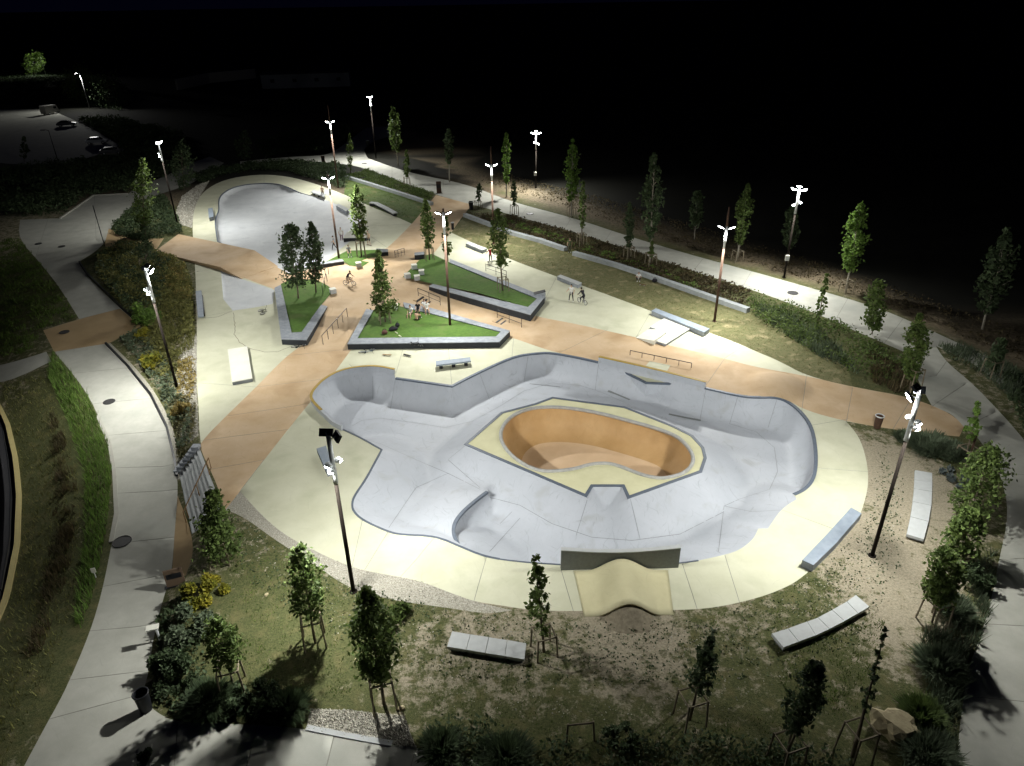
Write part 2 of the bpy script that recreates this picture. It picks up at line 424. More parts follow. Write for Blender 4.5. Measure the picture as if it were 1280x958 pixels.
KID = [(625, 546.5), (628, 533), (640, 520), (658.5, 512), (680, 509), (709, 510), (746, 516), (786, 526.5), (821, 536), (847.5, 546.5), (861, 560), (867.5, 573), (863.5, 585), (853, 593), (839.5, 597), (826, 599), (807.6, 596), (792, 590.5), (776, 584), (762, 580), (746, 580), (733, 582.5), (720, 586.5), (704, 589), (680, 590.5), (661, 585), (642.5, 573), (630.5, 560)]
UPN = [(268.5, 278, 'q'), (271, 269, 'q'), (274, 262.6, 'q'), (273, 250, 'q'), (278, 242, 'q'), (290.5, 234.5, 'q'), (308, 230.5, 'q'), (330, 229, 'q'), (348, 230, 'q'), (361, 234.5, 'q'), (370, 239, 'q'), (383, 244, 's'), (400, 247, 's'), (436, 262, 's'), (452, 272, 's'), (458, 285, 's'), (440, 300, 's'), (425, 312, 's'), (403, 329, 's'), (385, 336, 's'), (362, 342, 's'), (341, 332, 'v'), (318, 313, 'v'), (285, 309, 'q'), (272, 302, 'q')]
UPS = [(276, 335, 's'), (298, 347.5, 's'), (330, 358, 's'), (343, 363, 's'), (341, 380, 's'), (291, 388.5, 's'), (279, 374, 'q')]

LEFTPATH = [(25, 275), (75, 273), (95, 258), (117, 245), (160, 243), (172, 232), (205, 222), (236, 205), (262, 196), (280, 204), (244, 228), (215, 238), (190, 246), (170, 253), (136.6, 285), (130, 308), (98, 328), (108, 345), (150, 385.5), (176, 408), (138, 429), (131.6, 430), (160, 460), (188, 495), (208, 535), (218, 575), (222, 600), (222, 620), (218, 670), (215, 715), (205, 745), (193, 790), (185, 845), (178, 866), (190, 888), (222, 904), (300, 905), (383, 911), (439, 922), (520, 935), (600, 951), (640, 960), (640, 985), (-40, 985), (30, 958), (68, 888), (83, 860), (113, 790), (128, 738), (140, 678), (146.6, 642), (144, 590), (138, 555), (125, 525), (110, 493), (85, 460), (67.7, 440), (54, 413), (99, 399), (75, 360), (52.6, 331.6), (22.6, 298)]
PATCH = [(54, 413), (99, 399), (150, 386), (176, 408), (138, 429), (131.6, 430), (67.7, 440)]
PATCH_B = [(136, 286), (165, 300), (205, 298), (193, 316), (165, 313), (130, 308)]
STRIP = [(222, 620), (236, 655), (243, 690), (232, 720), (215, 716), (218, 670)]
UPPATH = [(440, 173), (458, 160), (485, 158), (500, 168), (470, 175), (456, 185), (455, 190), (460, 198), (490, 209), (520, 218), (583, 230), (640, 253), (715, 272), (790, 297), (865, 319), (960, 345), (1083, 380), (1130, 398), (1200, 430), (1290, 474), (1300, 585), (1277, 566), (1262, 530), (1230, 480), (1200, 455), (1165, 432), (1147, 436), (1170, 470), (1196, 505), (1212, 535), (1232, 560), (1250, 590), (1262, 640), (1249, 700), (1235, 770), (1205, 850), (1193, 985), (1420, 985), (1350, 560), (1277, 566), (1262, 530), (1200, 480), (1160, 440), (1130, 440), (1060, 410), (1035, 398), (960, 369), (900, 350), (830, 327), (780, 310), (722, 292), (637, 268), (589, 255.5), (545, 243), (495, 225), (455, 210), (430, 205), (400, 203), (368, 199), (330, 203), (300, 207), (300, 202), (368, 195.5), (405, 195), (420, 188)]
# the two concrete arms on the right are traced separately
UPPATH = [(440, 173), (458, 160), (485, 158), (500, 168), (470, 175), (456, 185), (455, 190), (460, 198), (490, 209), (520, 218), (583, 230), (640, 253), (715, 272), (790, 297), (865, 319), (960, 345), (1083, 380), (1130, 398), (1200, 430), (1290, 474), (1300, 500), (1262, 492), (1215, 452), (1170, 433), (1182, 452), (1216, 480), (1242, 507), (1268, 535), (1300, 575), (1420, 985), (1193, 985), (1205, 850), (1235, 770), (1249, 700), (1262, 640), (1250, 590), (1232, 560), (1212, 535), (1205, 534), (1191, 518), (1165, 508), (1150, 480), (1130, 440), (1060, 410), (1035, 398), (960, 369), (900, 350), (830, 327), (780, 310), (722, 292), (637, 268), (590, 256), (545, 244), (495, 225), (455, 210), (430, 205), (400, 203), (368, 199), (330, 203), (300, 207), (300, 202), (368, 195.5), (405, 195), (420, 188)]
LAWN_G = [(430, 243), (433, 222), (480, 237), (538, 257), (530, 262), (515, 280), (497, 272), (460, 257)]
LAWN_D = [(581, 270), (640, 292), (707, 313), (815, 348), (895, 376), (935, 390), (1000, 428), (1060, 460), (1066, 484), (1008, 470), (973, 451), (946, 440), (886, 416), (814, 389), (696, 346), (639, 325), (600, 308), (564, 291)]
GRAVEL_A = [(243, 258), (240, 285), (226, 281), (218, 268), (228, 245), (246, 232), (262, 226), (254, 239)]
GRAVEL_B = [(246, 420), (246, 480), (248, 545), (228, 560), (222, 500), (222, 450), (232, 415)]
GRAVEL_C = [(300, 614), (322, 639), (363, 673), (400, 692), (453, 713), (498, 721), (528, 727.5), (560, 740), (600, 754), (640, 763), (610, 768), (560, 760), (500, 752), (440, 738), (390, 704), (345, 676), (310, 650), (290, 640), (281, 638)]
GRAVEL_D = [(388, 886), (440, 888), (505, 895), (520, 935), (439, 922), (383, 911)]
EDGE_STRIP = [(131.6, 430), (138, 429), (168, 458), (196, 493), (216, 533), (226, 575), (230, 596), (222, 600), (218, 575), (208, 535), (188, 495), (160, 460)]
ROAD = [(-60, 480), (-20, 490), (0, 507), (12, 532), (21, 572), (26, 620), (24, 680), (10, 748), (-4, 780), (-60, 860)]
LOT = [(-80, 132), (0, 138), (60, 136), (110, 158), (150, 182), (90, 206), (0, 206), (-80, 190)]
FARWALK = [(58, 440), (64, 452), (10, 478), (-30, 480), (-30, 462), (10, 455)]

# panel joints, drawn as lines over the deck and the paths
DECKJ = [[(320, 484), (252, 479)], [(291, 388.5), (246, 398)], [(300, 614), (330, 575)], [(436, 455), (446, 464)], [(453, 650), (440, 709)], [(545, 670), (520, 700), (500, 722)], [(485, 665), (455, 714)], [(608, 697), (592, 753)], [(700, 708), (717, 765)], [(853, 705), (872, 763)], [(906, 694), (925, 755)], [(976, 637), (1060, 668)], [(1019, 585), (1087, 590)], [(1013, 532), (1060, 524)], [(700, 441), (760, 412)], [(881, 484), (906, 448)], [(1008, 470), (1002, 515)], [(1066, 484), (1058, 527)], [(1116, 537), (1140, 497)], [(795, 422), (814, 389)], [(670, 396), (696, 346)], [(494, 470), (505, 432)], [(565, 483), (560, 431)], [(640, 446), (642, 423)], [(440, 436), (358, 445)], [(413, 473), (320, 484)], [(386, 505), (285, 520)], [(360, 537), (250, 551)], [(330, 575), (262, 587)], [(240, 300), (270, 300)], [(268, 278), (240, 282)], [(246, 340), (276, 335)], [(330, 229), (330, 218)], [(383, 244), (400, 231)], [(515, 280), (455, 283)], [(485, 310), (455, 290)], [(273, 250), (245, 254)], [(906, 448), (930, 432)]]
PATHJ = [[(216, 715), (120, 735)], [(222, 612), (143, 617)], [(219, 580), (140, 585)], [(209, 538), (128, 545)], [(190, 498), (104, 506)], [(160, 460), (80, 468)], [(110, 346), (60, 362)], [(150, 386), (99, 399)], [(140, 283), (20, 300)], [(118, 244), (120, 300)], [(60, 274), (45, 320)], [(217, 672), (138, 680)], [(195, 780), (100, 790)], [(188, 838), (72, 852)], [(178, 868), (40, 905)], [(222, 904), (215, 990)], [(322, 905), (300, 990)], [(418, 918), (400, 990)], [(520, 935), (505, 990)],
         [(455, 190), (425, 205)], [(490, 209), (490, 224)], [(520, 217), (520, 235)], [(555, 225), (552, 246)], [(600, 236), (596, 258)], [(660, 257), (650, 273)], [(715, 271), (705, 288)], [(765, 288), (755, 303)], [(820, 305), (808, 320)], [(880, 322), (866, 340)], [(940, 338), (928, 359)], [(1000, 356), (986, 380)], [(1060, 373), (1043, 402)], [(1130, 397), (1105, 430)], [(1200, 429), (1170, 470)], [(1207, 480), (1165, 508)], [(1245, 515), (1205, 534)], [(1420, 600), (1250, 592)], [(1420, 690), (1249, 700)], [(1420, 790), (1230, 780)], [(1420, 890), (1202, 870)]]

def densify(pts, step=1.0, closed=True):
    out = []
    n = len(pts)
    for i in range(n if closed else n - 1):
        a, b = pts[i], pts[(i + 1) % n]
        k = max(1, int((b - a).length / step))
        for j in range(k): out.append(a + (b - a) * (j / k))
    if not closed: out.append(pts[-1])
    return out

def smooth_closed(pts, it=1):
    for _ in range(it):
        o = []
        n = len(pts)
        for i in range(n):
            a, b = pts[i], pts[(i + 1) % n]
            o += [a * 0.75 + b * 0.25, a * 0.25 + b * 0.75]
        pts = o
    return pts

def round_px(px, it=2, lim=38):
    """cut the soft corners of a traced outline, keep the hard ones; returns points with their source index"""
    pts = [(Vector((p[0], p[1])), i) for i, p in enumerate(px)]
    for _ in range(it):
        out = []; n = len(pts)
        for k in range(n):
            p, i = pts[k]; a = pts[k - 1][0]; b = pts[(k + 1) % n][0]
            d1 = p - a; d2 = b - p
            if d1.length < 1e-6 or d2.length < 1e-6: continue
            ang = abs(math.degrees(Vector((d1.x, d1.y * 1.6)).angle(Vector((d2.x, d2.y * 1.6)))))
            if ang < 2 or ang > lim: out.append((p, i))
            else: out += [(p - d1 * 0.25, i), (p + d2 * 0.25, i)]
        pts = out
    return pts

def wpoly(px): return [G(p.x, p.y).xy for p, _ in round_px(px)] if len(px) > 5 else [G(u, v).xy for u, v in px]
BOWL0 = BOWL
_r = round_px(BOWL); BOWL_SRC = [i for _, i in _r]; BOWL = [(p.x, p.y, BOWL0[i][2]) for p, i in _r]
_r = round_px(UPN); UPN_SRC = [i for _, i in _r]; UPN = [(p.x, p.y, UPN[i][2]) for p, i in _r]
NB = len(BOWL0)

def in_poly(P, poly):
    """P (n,2) numpy inside polygon mask"""
    x, y = P[:, 0], P[:, 1]; inside = np.zeros(len(P), bool)
    n = len(poly)
    for i in range(n):
        x1, y1 = poly[i]; x2, y2 = poly[(i + 1) % n]
        c = ((y1 > y) != (y2 > y))
        if y1 != y2:
            c &= x < (x2 - x1) * (y - y1) / (y2 - y1) + x1
        inside ^= c
    return inside

def seg_dist(P, a, b):
    a = np.array(a); b = np.array(b); d = b - a
    t = np.clip(((P - a) @ d) / max(d @ d, 1e-9), 0, 1)
    q = a + t[:, None] * d
    return np.linalg.norm(P - q, axis=1), t

# ------------------------------------------------------------------ the ground sheet, cut into its surfaces
def cdt(points, polys, lines=()):
    vs = [Vector((p[0], p[1])) for p in points]
    faces = []; edges = []
    for poly in polys:
        k = len(vs); vs += [Vector((p[0], p[1])) for p in poly]
        faces.append(list(range(k, k + len(poly))))
    for ln in lines:
        k = len(vs); vs += [Vector((p[0], p[1])) for p in ln]
        edges += [(k + i, k + i + 1) for i in range(len(ln) - 1)]
    for f in faces:
        edges += [(f[i], f[(i + 1) % len(f)]) for i in range(len(f))]
    r = delaunay_2d_cdt(vs, edges, [], 0, 1e-4, False)
    V = np.array([tuple(v) for v in r[0]]); F = [tuple(f) for f in r[2]]
    C = np.array([(V[f[0]] + V[f[1]] + V[f[2]]) / 3 for f in F])
    F = [f if (V[f[1]][0] - V[f[0]][0]) * (V[f[2]][1] - V[f[0]][1]) - (V[f[2]][0] - V[f[0]][0]) * (V[f[1]][1] - V[f[0]][1]) > 0 else f[::-1] for f in F]
    O = [[] for _ in F]
    for k, poly in enumerate(polys):
        for i in np.nonzero(in_poly(C, [tuple(p) for p in poly]))[0]: O[i].append(k)
    return V, F, O

bowl_w = densify([G(u, v).xy for u, v, _ in BOWL], 0.6)
REG = [('terrain', None)]
def reg(name, px, step=1.2): REG.append((name, densify(wpoly(px), step)))
reg('dry_lawn', LAWN_D); reg('lawn', LAWN_G)
for gname in (GRAVEL_A, GRAVEL_B, GRAVEL_C, GRAVEL_D): reg('gravel', gname)
reg('left_path', LEFTPATH); reg('patch', PATCH); reg('patch', PATCH_B); reg('strip', STRIP); reg('edge_strip', EDGE_STRIP)
reg('upper_path', UPPATH); reg('road', ROAD); reg('lot', LOT); reg('farwalk', FARWALK)
reg('deck', PARK); reg('orange', ORANGE)
REG.append(('hole', bowl_w))
REG.append(('hole', densify([G(u, v).xy for u, v, _ in UPN], 0.6)))
REG.append(('hole', densify([G(u, v).xy for u, v, _ in UPS], 0.6)))
REG.append(('hole', densify([G(u, v).xy for u, v in ((250, 562), (279, 638), (240, 668), (224, 593))], 1.0)))
joints = []
def add_joint(px, w_):
    p = densify(wpoly(px), 0.8, closed=False)
    d = (p[-1] - p[0]).normalized(); nrm = Vector((-d.y, d.x)) * w_
    joints.append(([q + nrm for q in p] + [q - nrm for q in reversed(p)], p))
for j in DECKJ: add_joint(j, 0.015)
for j in PATHJ: add_joint(j, 0.022)
for poly, _c in joints: REG.append(('joint', poly))
pts = []
for y in np.arange(8, 60, 1.0):
    for x in np.arange(-46, 46, 1.0): pts.append((x + 0.013 * y, y + 0.007 * x))
for y in np.arange(60, 135, 2.5):
    for x in np.arange(-90, 90, 2.5): pts.append((x + 0.013 * y, y + 0.007 * x))
for y in np.arange(-2.7, 2.75, .3):
    for x in np.arange(-2.7, 2.75, .3): pts.append((MND.x + x + .01 * y, MND.y + y + .013 * x))
for y in np.arange(140, 420, 16):
    for x in np.arange(-260, 260, 16): pts.append((x, y))
for x, y in ((-4000, -400), (4000, -400), (4000, 6000), (-4000, 6000), (-4000, 1500), (4000, 1500), (0, 6000), (0, -400), (-900, 400), (900, 400), (-900, 100), (900, 100), (-200, -60), (200, -60), (-120, 20), (120, 20), (-60, -20), (60, -20), (0, -20)): pts.append((x, y))
GV, GF, GO = cdt(pts, [p for _, p in REG[1:]], [c for _, c in joints])
GZ = Z(GV[:, 0], GV[:, 1])
# joint centre lines sink
jc = set()
cl = np.array([q for _, c in joints for q in [tuple(v) for v in c]])
key = {}
for i, v in enumerate(GV): key.setdefault((round(v[0], 2), round(v[1], 2)), []).append(i)
face_reg = []
names = [n for n, _ in REG]
PRI = {i: i for i in range(len(REG))}
for f, o in zip(GF, GO):
    ids = [k + 1 for k in o]
    if not ids: face_reg.append('terrain'); continue
    nn = [names[k] for k in ids]
    if 'hole' in nn: face_reg.append('hole'); continue
    if 'joint' in nn:
        base = [q for q in nn if q != 'joint']
        if any(q in ('deck', 'orange') for q in base): face_reg.append('deck_joint'); continue
        if 'left_path' in base or 'patch' in base: face_reg.append('left_joint'); continue
        if 'upper_path' in base: face_reg.append('up_joint'); continue
        if not base: face_reg.append('terrain'); continue
        face_reg.append(names[max(k for k in ids if names[k] != 'joint')]); continue
    face_reg.append(names[max(ids)])
face_reg = np.array(face_reg)
jl = set()
for v in cl:
    for i in key.get((round(v[0], 2), round(v[1], 2)), []): jl.add(i)
usedj = set(i for f, r in zip(GF, face_reg) if r.endswith('_joint') for i in f)
# every vertex of a path or deck that also touches soft ground stays; joint centres drop 18 mm
for i in jl:
    if i in usedj: GZ[i] -= 0.018

def sub_mesh(name, idx, m, parent=None, kind=None, smooth=True, thick=None):
    used = sorted({i for k in idx for i in GF[k]}); mp = {v: j for j, v in enumerate(used)}
    vs = [(GV[i][0], GV[i][1], GZ[i]) for i in used]
    fs = [tuple(mp[i] for i in GF[k]) for k in idx]
    o = meshobj(name, vs, fs, m, parent, smooth)
    if kind: o['kind'] = kind
    return o, used

def components(idx):
    edge = {}
    for k in idx:
        f = GF[k]
        for a in range(len(f)):
            e = tuple(sorted((f[a], f[(a + 1) % len(f)]))); edge.setdefault(e, []).append(k)
    adj = {k: [] for k in idx}
    for e, l in edge.items():
        if len(l) == 2: adj[l[0]].append(l[1]); adj[l[1]].append(l[0])
    seen = set(); out = []
    for k in idx:
        if k in seen: continue
        st = [k]; seen.add(k); c = []
        while st:
            q = st.pop(); c.append(q)
            for r in adj[q]:
                if r not in seen: seen.add(r); st.append(r)
        out.append(c)
    return out

def farea(k):
    f = GF[k]; a = GV[f[0]]; b = GV[f[1]]; c = GV[f[2]]
    return abs((b[0] - a[0]) * (c[1] - a[1]) - (c[0] - a[0]) * (b[1] - a[1])) / 2

def idx_of(*rs): return [k for k in range(len(GF)) if face_reg[k] in rs]

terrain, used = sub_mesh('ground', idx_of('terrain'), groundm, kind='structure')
# how much grass grows where, where the soil is brown and bare, and where the lamplight's fade is painted in
park_poly = np.array([tuple(p) for p in wpoly(PARK)])
VB = [(330, 760, 60, .75), (420, 830, 70, .8), (300, 830, 60, .8), (250, 690, 40, .5), (640, 780, 40, .45), (575, 745, 14, .5), (960, 830, 60, .6), (1080, 800, 40, .6), (520, 850, 60, .3), (700, 880, 120, .75), (860, 900, 120, .62), (1000, 900, 100, .6), (620, 790, 50, .2), (760, 800, 70, .05), (930, 780, 40, .3), (560, 925, 60, .7), (1120, 600, 50, -.1), (1100, 700, 60, -.05), (1110, 790, 40, -.1), (790, 790, 60, -.25), (640, 830, 60, .2), (1160, 820, 40, .6),
      (100, 560, 60, .9), (60, 640, 60, .8), (40, 800, 90, .9), (60, 520, 50, .9), (50, 350, 60, .8), (170, 340, 70, .6), (200, 450, 50, .5), (1180, 480, 30, .4), (1040, 430, 60, .8), (700, 270, 200, .7), (500, 235, 60, .8), (330, 205, 60, .8)]
P = GV[used]
veg = np.full(len(used), 0.42); wsum = np.full(len(used), 0.15)
veg *= 0.15
for u, v, r, val in VB:
    c = G(u, v); rw = r / pxm(c)
    sx = rw; sy = rw / max(math.sin(math.atan2(CAM_H, c.y)), .2)
    g = np.exp(-(((P[:, 0] - c.x) / sx) ** 2 + ((P[:, 1] - c.y) / sy) ** 2))
    veg += g * val; wsum += g
veg = veg / wsum
veg = 0.5 + (veg - 0.45) * 1.45
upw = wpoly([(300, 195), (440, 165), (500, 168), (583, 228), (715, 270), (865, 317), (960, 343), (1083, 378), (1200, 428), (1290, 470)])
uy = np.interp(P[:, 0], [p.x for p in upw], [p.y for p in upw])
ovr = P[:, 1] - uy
dry = np.clip(ovr / 2.0, 0, 1) * 0.5 + 0.5 * sst((ovr - 5.0) / 9.0)  # brown soil first, then the painted falloff of the lamps
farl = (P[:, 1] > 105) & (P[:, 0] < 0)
dry = np.where(farl & (ovr < 0), np.maximum(dry, .5 + .5 * sst((P[:, 1] - 105) / 20)), dry)  # far left ground gets the same painted darkening
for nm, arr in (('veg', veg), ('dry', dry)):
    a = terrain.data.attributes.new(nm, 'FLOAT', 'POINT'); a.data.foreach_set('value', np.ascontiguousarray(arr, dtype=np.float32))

def surf(name, regs, m, pieces=None, joint=None, jm=None, piece_mat=None):
    ids = idx_of(*regs)
    if pieces is None:
        return sub_mesh(name, ids, m, kind='structure')[0]
    o = sub_mesh(name, idx_of(joint), jm or jointm, kind='structure')[0]
    for r in regs:
        for c in components(idx_of(r)):
            sub_mesh(pieces, c, (piece_mat or {}).get(r, m), o)
    return o

skate_deck = surf('skate_plaza', ['deck', 'orange'], cream, 'deck_panel', 'deck_joint', piece_mat={'orange': orange})
left_path = surf('path', ['left_path', 'patch', 'strip', 'edge_strip'], pathm, 'path_slab', 'left_joint', piece_mat={'patch': patch_o, 'strip': patch_o, 'edge_strip': gravel})
upper_path = surf('path', ['upper_path'], pathm, 'path_slab', 'up_joint')
surf('lawn', ['lawn'], lawn_g); surf('lawn', ['dry_lawn'], lawn_d); surf('gravel_bed', ['gravel'], gravel)
surf('road', ['road'], asphalt); surf('parking_lot', ['lot'], pathm); surf('footway', ['farwalk'], pathm)

# ------------------------------------------------------------------ bowls
def prof_q(d, D, R=2.3):
    Lw = math.sqrt(max(R * R - max(R - D, 0) ** 2, 0.01))
    x = np.clip(Lw - d, 0, R)
    return D - (R - np.sqrt(np.maximum(R * R - x * x, 0)))

def bowl_mesh(name, px, D, m, parent=None, inner=None, ridge=None, extra=None, step=0.45, R=2.3, sb=0.5, ss=0.13, isl=0.62, bump=None):
    W = []; T = []
    n = len(px)
    wp = [G(u, v) for u, v, _ in px]
    for i in range(n):
        a, b = wp[i].xy, wp[(i + 1) % n].xy
        k = max(1, int((b - a).length / 0.6))
        for j in range(k): W.append(a + (b - a) * (j / k)); T.append(px[i][2])
    segs = [(W[i], W[(i + 1) % len(W)], T[i]) for i in range(len(W))]
    poly = np.array([tuple(p) for p in W])
    lo, hi = poly.min(0), poly.max(0)
    xs = np.arange(lo[0], hi[0], step); ys = np.arange(lo[1], hi[1], step)
    P = np.array([(x + (0.5 * step if j % 2 else 0), y) for j, y in enumerate(ys) for x in xs])
    ring = []
    allseg = [(a, b, 1) for a, b, t in segs]
    if inner is not None:
        allseg += [(inner[i], inner[(i + 1) % len(inner)], 2) for i in range(len(inner))]
    if ridge is not None:
        allseg += [(ridge[i], ridge[i + 1], 2) for i in range(len(ridge) - 1)]
    for a, b, kind_ in allseg:
        d = (b - a); L_ = d.length
        if L_ < 1e-6: continue
        nn = Vector((-d.y, d.x)).normalized()
        kk = max(1, int(L_ / (0.55 if kind_ == 1 else 0.14)))
        for j in range(kk):
            q = a + d * ((j + .5) / kk)
            for r in (0.015, 0.07, 0.18, 0.36, 0.62, 0.95, 1.35, 1.75):
                ring.append((q + nn * r, r)); ring.append((q - nn * r, r))
    RP = np.array([tuple(q) for q, _ in ring]); rr = np.array([r for _, r in ring])
    def mind(P):
        d = np.full(len(P), 1e9)
        for a, b, _ in allseg: d = np.minimum(d, seg_dist(P, a, b)[0])
        return d
    RP = RP[np.abs(mind(RP) - rr) < 0.012]
    P = P[mind(P) > 0.25]
    P = np.vstack([P, RP])
    P = P[in_poly(P, poly)]
    if inner is not None: P = P[~in_poly(P, np.array([tuple(p) for p in inner]))]
    polys = [W] + ([inner] if inner is not None else [])
    V, F, O = cdt([tuple(p) for p in P], polys, [ridge] if ridge is not None else [])
    keep = [f for f, o in zip(F, O) if 0 in o and 1 not in o]
    X = V[:, :2]
    base = Z(X[:, 0], X[:, 1])
    z = np.full(len(V), -D)
    zs = [z]
    for a, b, t in segs:
        d, tt = seg_dist(X, a, b)
        if t == 'v': continue
        h = Zf(*(a)) * (1 - tt) + Zf(*(b)) * tt
        if t == 'q': zz = h - prof_q(d, D, R)
        elif t == 'b': zz = h - np.minimum(sb * d, D)
        else: zz = h - np.minimum(ss * d, D)
        z = np.maximum(z, zz)
    if inner is not None:
        for i in range(len(inner)):
            d, tt = seg_dist(X, inner[i], inner[(i + 1) % len(inner)])
            z = np.maximum(z, -np.minimum(isl * d, D))
    if ridge is not None:
        best = np.full(len(X), 1e9); left = np.zeros(len(X), bool); uu = np.zeros(len(X))
        for i in range(len(ridge) - 1):
            a, b = ridge[i], ridge[i + 1]
            d, tt = seg_dist(X, a, b)
            e = b - a
            side = ((X[:, 0] - a[0]) * (-e.y) + (X[:, 1] - a[1]) * e.x) * ridge_sign > 0
            m_ = d < best - 1e-9
            best = np.where(m_, d, best); left = np.where(m_, side, left); uu = np.where(m_, (i + tt) / (len(ridge) - 1), uu)
        h = -0.5 * (1 - uu)
        z = np.maximum(z, np.maximum(np.where(left, h - 0.26 * best, h - prof_q(best, D, R)), -D))
    if bump is not None:
        c, r, hh = bump
        d = np.sqrt((X[:, 0] - c.x) ** 2 + (X[:, 1] - c.y) ** 2)
        z = np.maximum(z, -D + hh * np.clip(1 - d / r, 0, 1))
    dmin = np.full(len(V), 1e9)
    for a, b, t in segs: dmin = np.minimum(dmin, seg_dist(X, a, b)[0])
    onb = dmin < 0.003
    z[onb] = base[onb]
    if inner is not None:
        dm = np.full(len(V), 1e9)
        for i in range(len(inner)): dm = np.minimum(dm, seg_dist(X, inner[i], inner[(i + 1) % len(inner)])[0])
        z[dm < 0.003] = 0
    used = sorted({i for f in keep for i in f}); mp = {v: j for j, v in enumerate(used)}
    o = meshobj(name, [(V[i][0], V[i][1], z[i]) for i in used], [tuple(mp[i] for i in f) for f in keep], m, parent, True)
    return o

def sweep(name, pts, off0, off1, z0, z1, m, parent=None, closed=False, zf=None):
    """rectangular strip along a ground polyline; offsets are to the left of the direction of travel"""
    pts = [Vector(p[:2]) for p in pts]; n = len(pts); mb = MB(); rows = []
    for i, p in enumerate(pts):
        a = pts[(i - 1) % n] if (closed or i > 0) else p
        b = pts[(i + 1) % n] if (closed or i < n - 1) else p
        d1 = (p - a).normalized() if (p - a).length > 1e-6 else (b - p).normalized()
        d2 = (b - p).normalized() if (b - p).length > 1e-6 else d1
        d = (d1 + d2).normalized(); nn = Vector((-d.y, d.x)); c = max(0.5, nn.dot(Vector((-d1.y, d1.x))))
        h = (zf or Zf)(p.x, p.y)
        q0 = p + nn * off0 / c; q1 = p + nn * off1 / c
        rows.append([(q0.x, q0.y, h + z0), (q1.x, q1.y, h + z0), (q1.x, q1.y, h + z1), (q0.x, q0.y, h + z1)])
    vs = [v for r in rows for v in r]; fs = []
    for i in range(n if closed else n - 1):
        a = i * 4; b = ((i + 1) % n) * 4
        for j in range(4): fs.append((a + j, b + j, b + (j + 1) % 4, a + (j + 1) % 4))
    if not closed: fs += [(3, 2, 1, 0), tuple(4 * (n - 1) + j for j in range(4))]
    mb.add(vs, fs)
    o = mb.build(name, m, parent)
    return o

def smooth_open(p, it=2):
    for _ in range(it):
        p = [p[0]] + [q for a, b in zip(p[:-1], p[1:]) for q in (a * .75 + b * .25, a * .25 + b * .75)] + [p[-1]]
    return p
isl_w = [atz(u, v).xy for u, v in ISLAND]
rid_w = [atz(u, v, -0.5 * (1 - i / 8)).xy for i, (u, v) in enumerate(RIDGE)]
# left of the ridge (towards photo left) is the side bank
_e = rid_w[1] - rid_w[0]; _q = atz(575, 615).xy - rid_w[0]
ridge_sign = 1.0 if (_q.x * (-_e.y) + _q.y * _e.x) > 0 else -1.0
BD = 2.0
bowl = bowl_mesh('concrete_bowl', BOWL, BD, grey, inner=densify(isl_w, 0.6), ridge=densify(smooth_open(rid_w), 0.2, False))
bowl['kind'] = 'structure'
bw = [G(u, v).xy for u, v, _ in BOWL]
sgn = 1 if sum(bw[i].x * bw[(i + 1) % len(bw)].y - bw[(i + 1) % len(bw)].x * bw[i].y for i in range(len(bw))) > 0 else -1
SRC = BOWL_SRC
def cop(i0, i1, m=steel, o0=-0.06, o1=0.15, z0=-0.10, z1=0.03, name='coping'):
    n = len(bw); ids = []
    i = SRC.index(i0); e = max(j for j, s_ in enumerate(SRC) if s_ == i1)
    while True:
        ids.append(i % n)
        if i % n == e: break
        i += 1
    p = densify([bw[i] for i in ids], 0.5, False)
    # outward is to the right of a counter-clockwise outline
    return sweep(name, p, -sgn * o1, -sgn * o0, z0, z1, m, bowl)
cop(7, 16); cop(18, 29); cop(41, 53, o1=0.06, z0=-0.06); cop(37, 41, o1=0.05, o0=-.03)
# raised extensions with an ochre edge
cop(53, 6, grey, o0=-0.02, o1=0.16, z0=-0.05, z1=0.40, name='wall_extension')
cop(55, 6, ochre_edge, o0=-0.03, o1=0.17, z0=0.402, z1=0.45)
cop(16, 18, grey, o0=-0.02, o1=0.2, z0=-0.05, z1=0.45, name='wall_extension')
cop(16, 18, ochre_edge, o0=-0.03, o1=0.21, z0=0.452, z1=0.50)
# the outer bank behind the left extension
# island deck with the pool opening
kid_w = smooth_closed([atz(u, v).xy for u, v in KID], 2)
V, F, O = cdt([], [densify(isl_w, 0.7), kid_w])
keep = [f for f, o in zip(F, O) if 0 in o and 1 not in o]
used = sorted({i for f in keep for i in f}); mp = {v: j for j, v in enumerate(used)}
cream_isl = mat('island_cream_concrete', (0.66, 0.64, 0.42), 0.8, scale=0.8, col2=(0.57, 0.55, 0.34), bump=0.06)
island = meshobj('island_deck', [(V[i][0], V[i][1], 0.0) for i in used], [tuple(mp[i] for i in f) for f in keep], cream_isl, None)
island['kind'] = 'structure'
is_s = 1 if sum(isl_w[i].x * isl_w[(i + 1) % len(isl_w)].y - isl_w[(i + 1) % len(isl_w)].x * isl_w[i].y for i in range(len(isl_w))) > 0 else -1
sweep('coping', densify(isl_w, 0.6), is_s * 0.16, -is_s * 0.04, -0.11, 0.03, steel, island, True, zf=lambda x, y: 0.0)
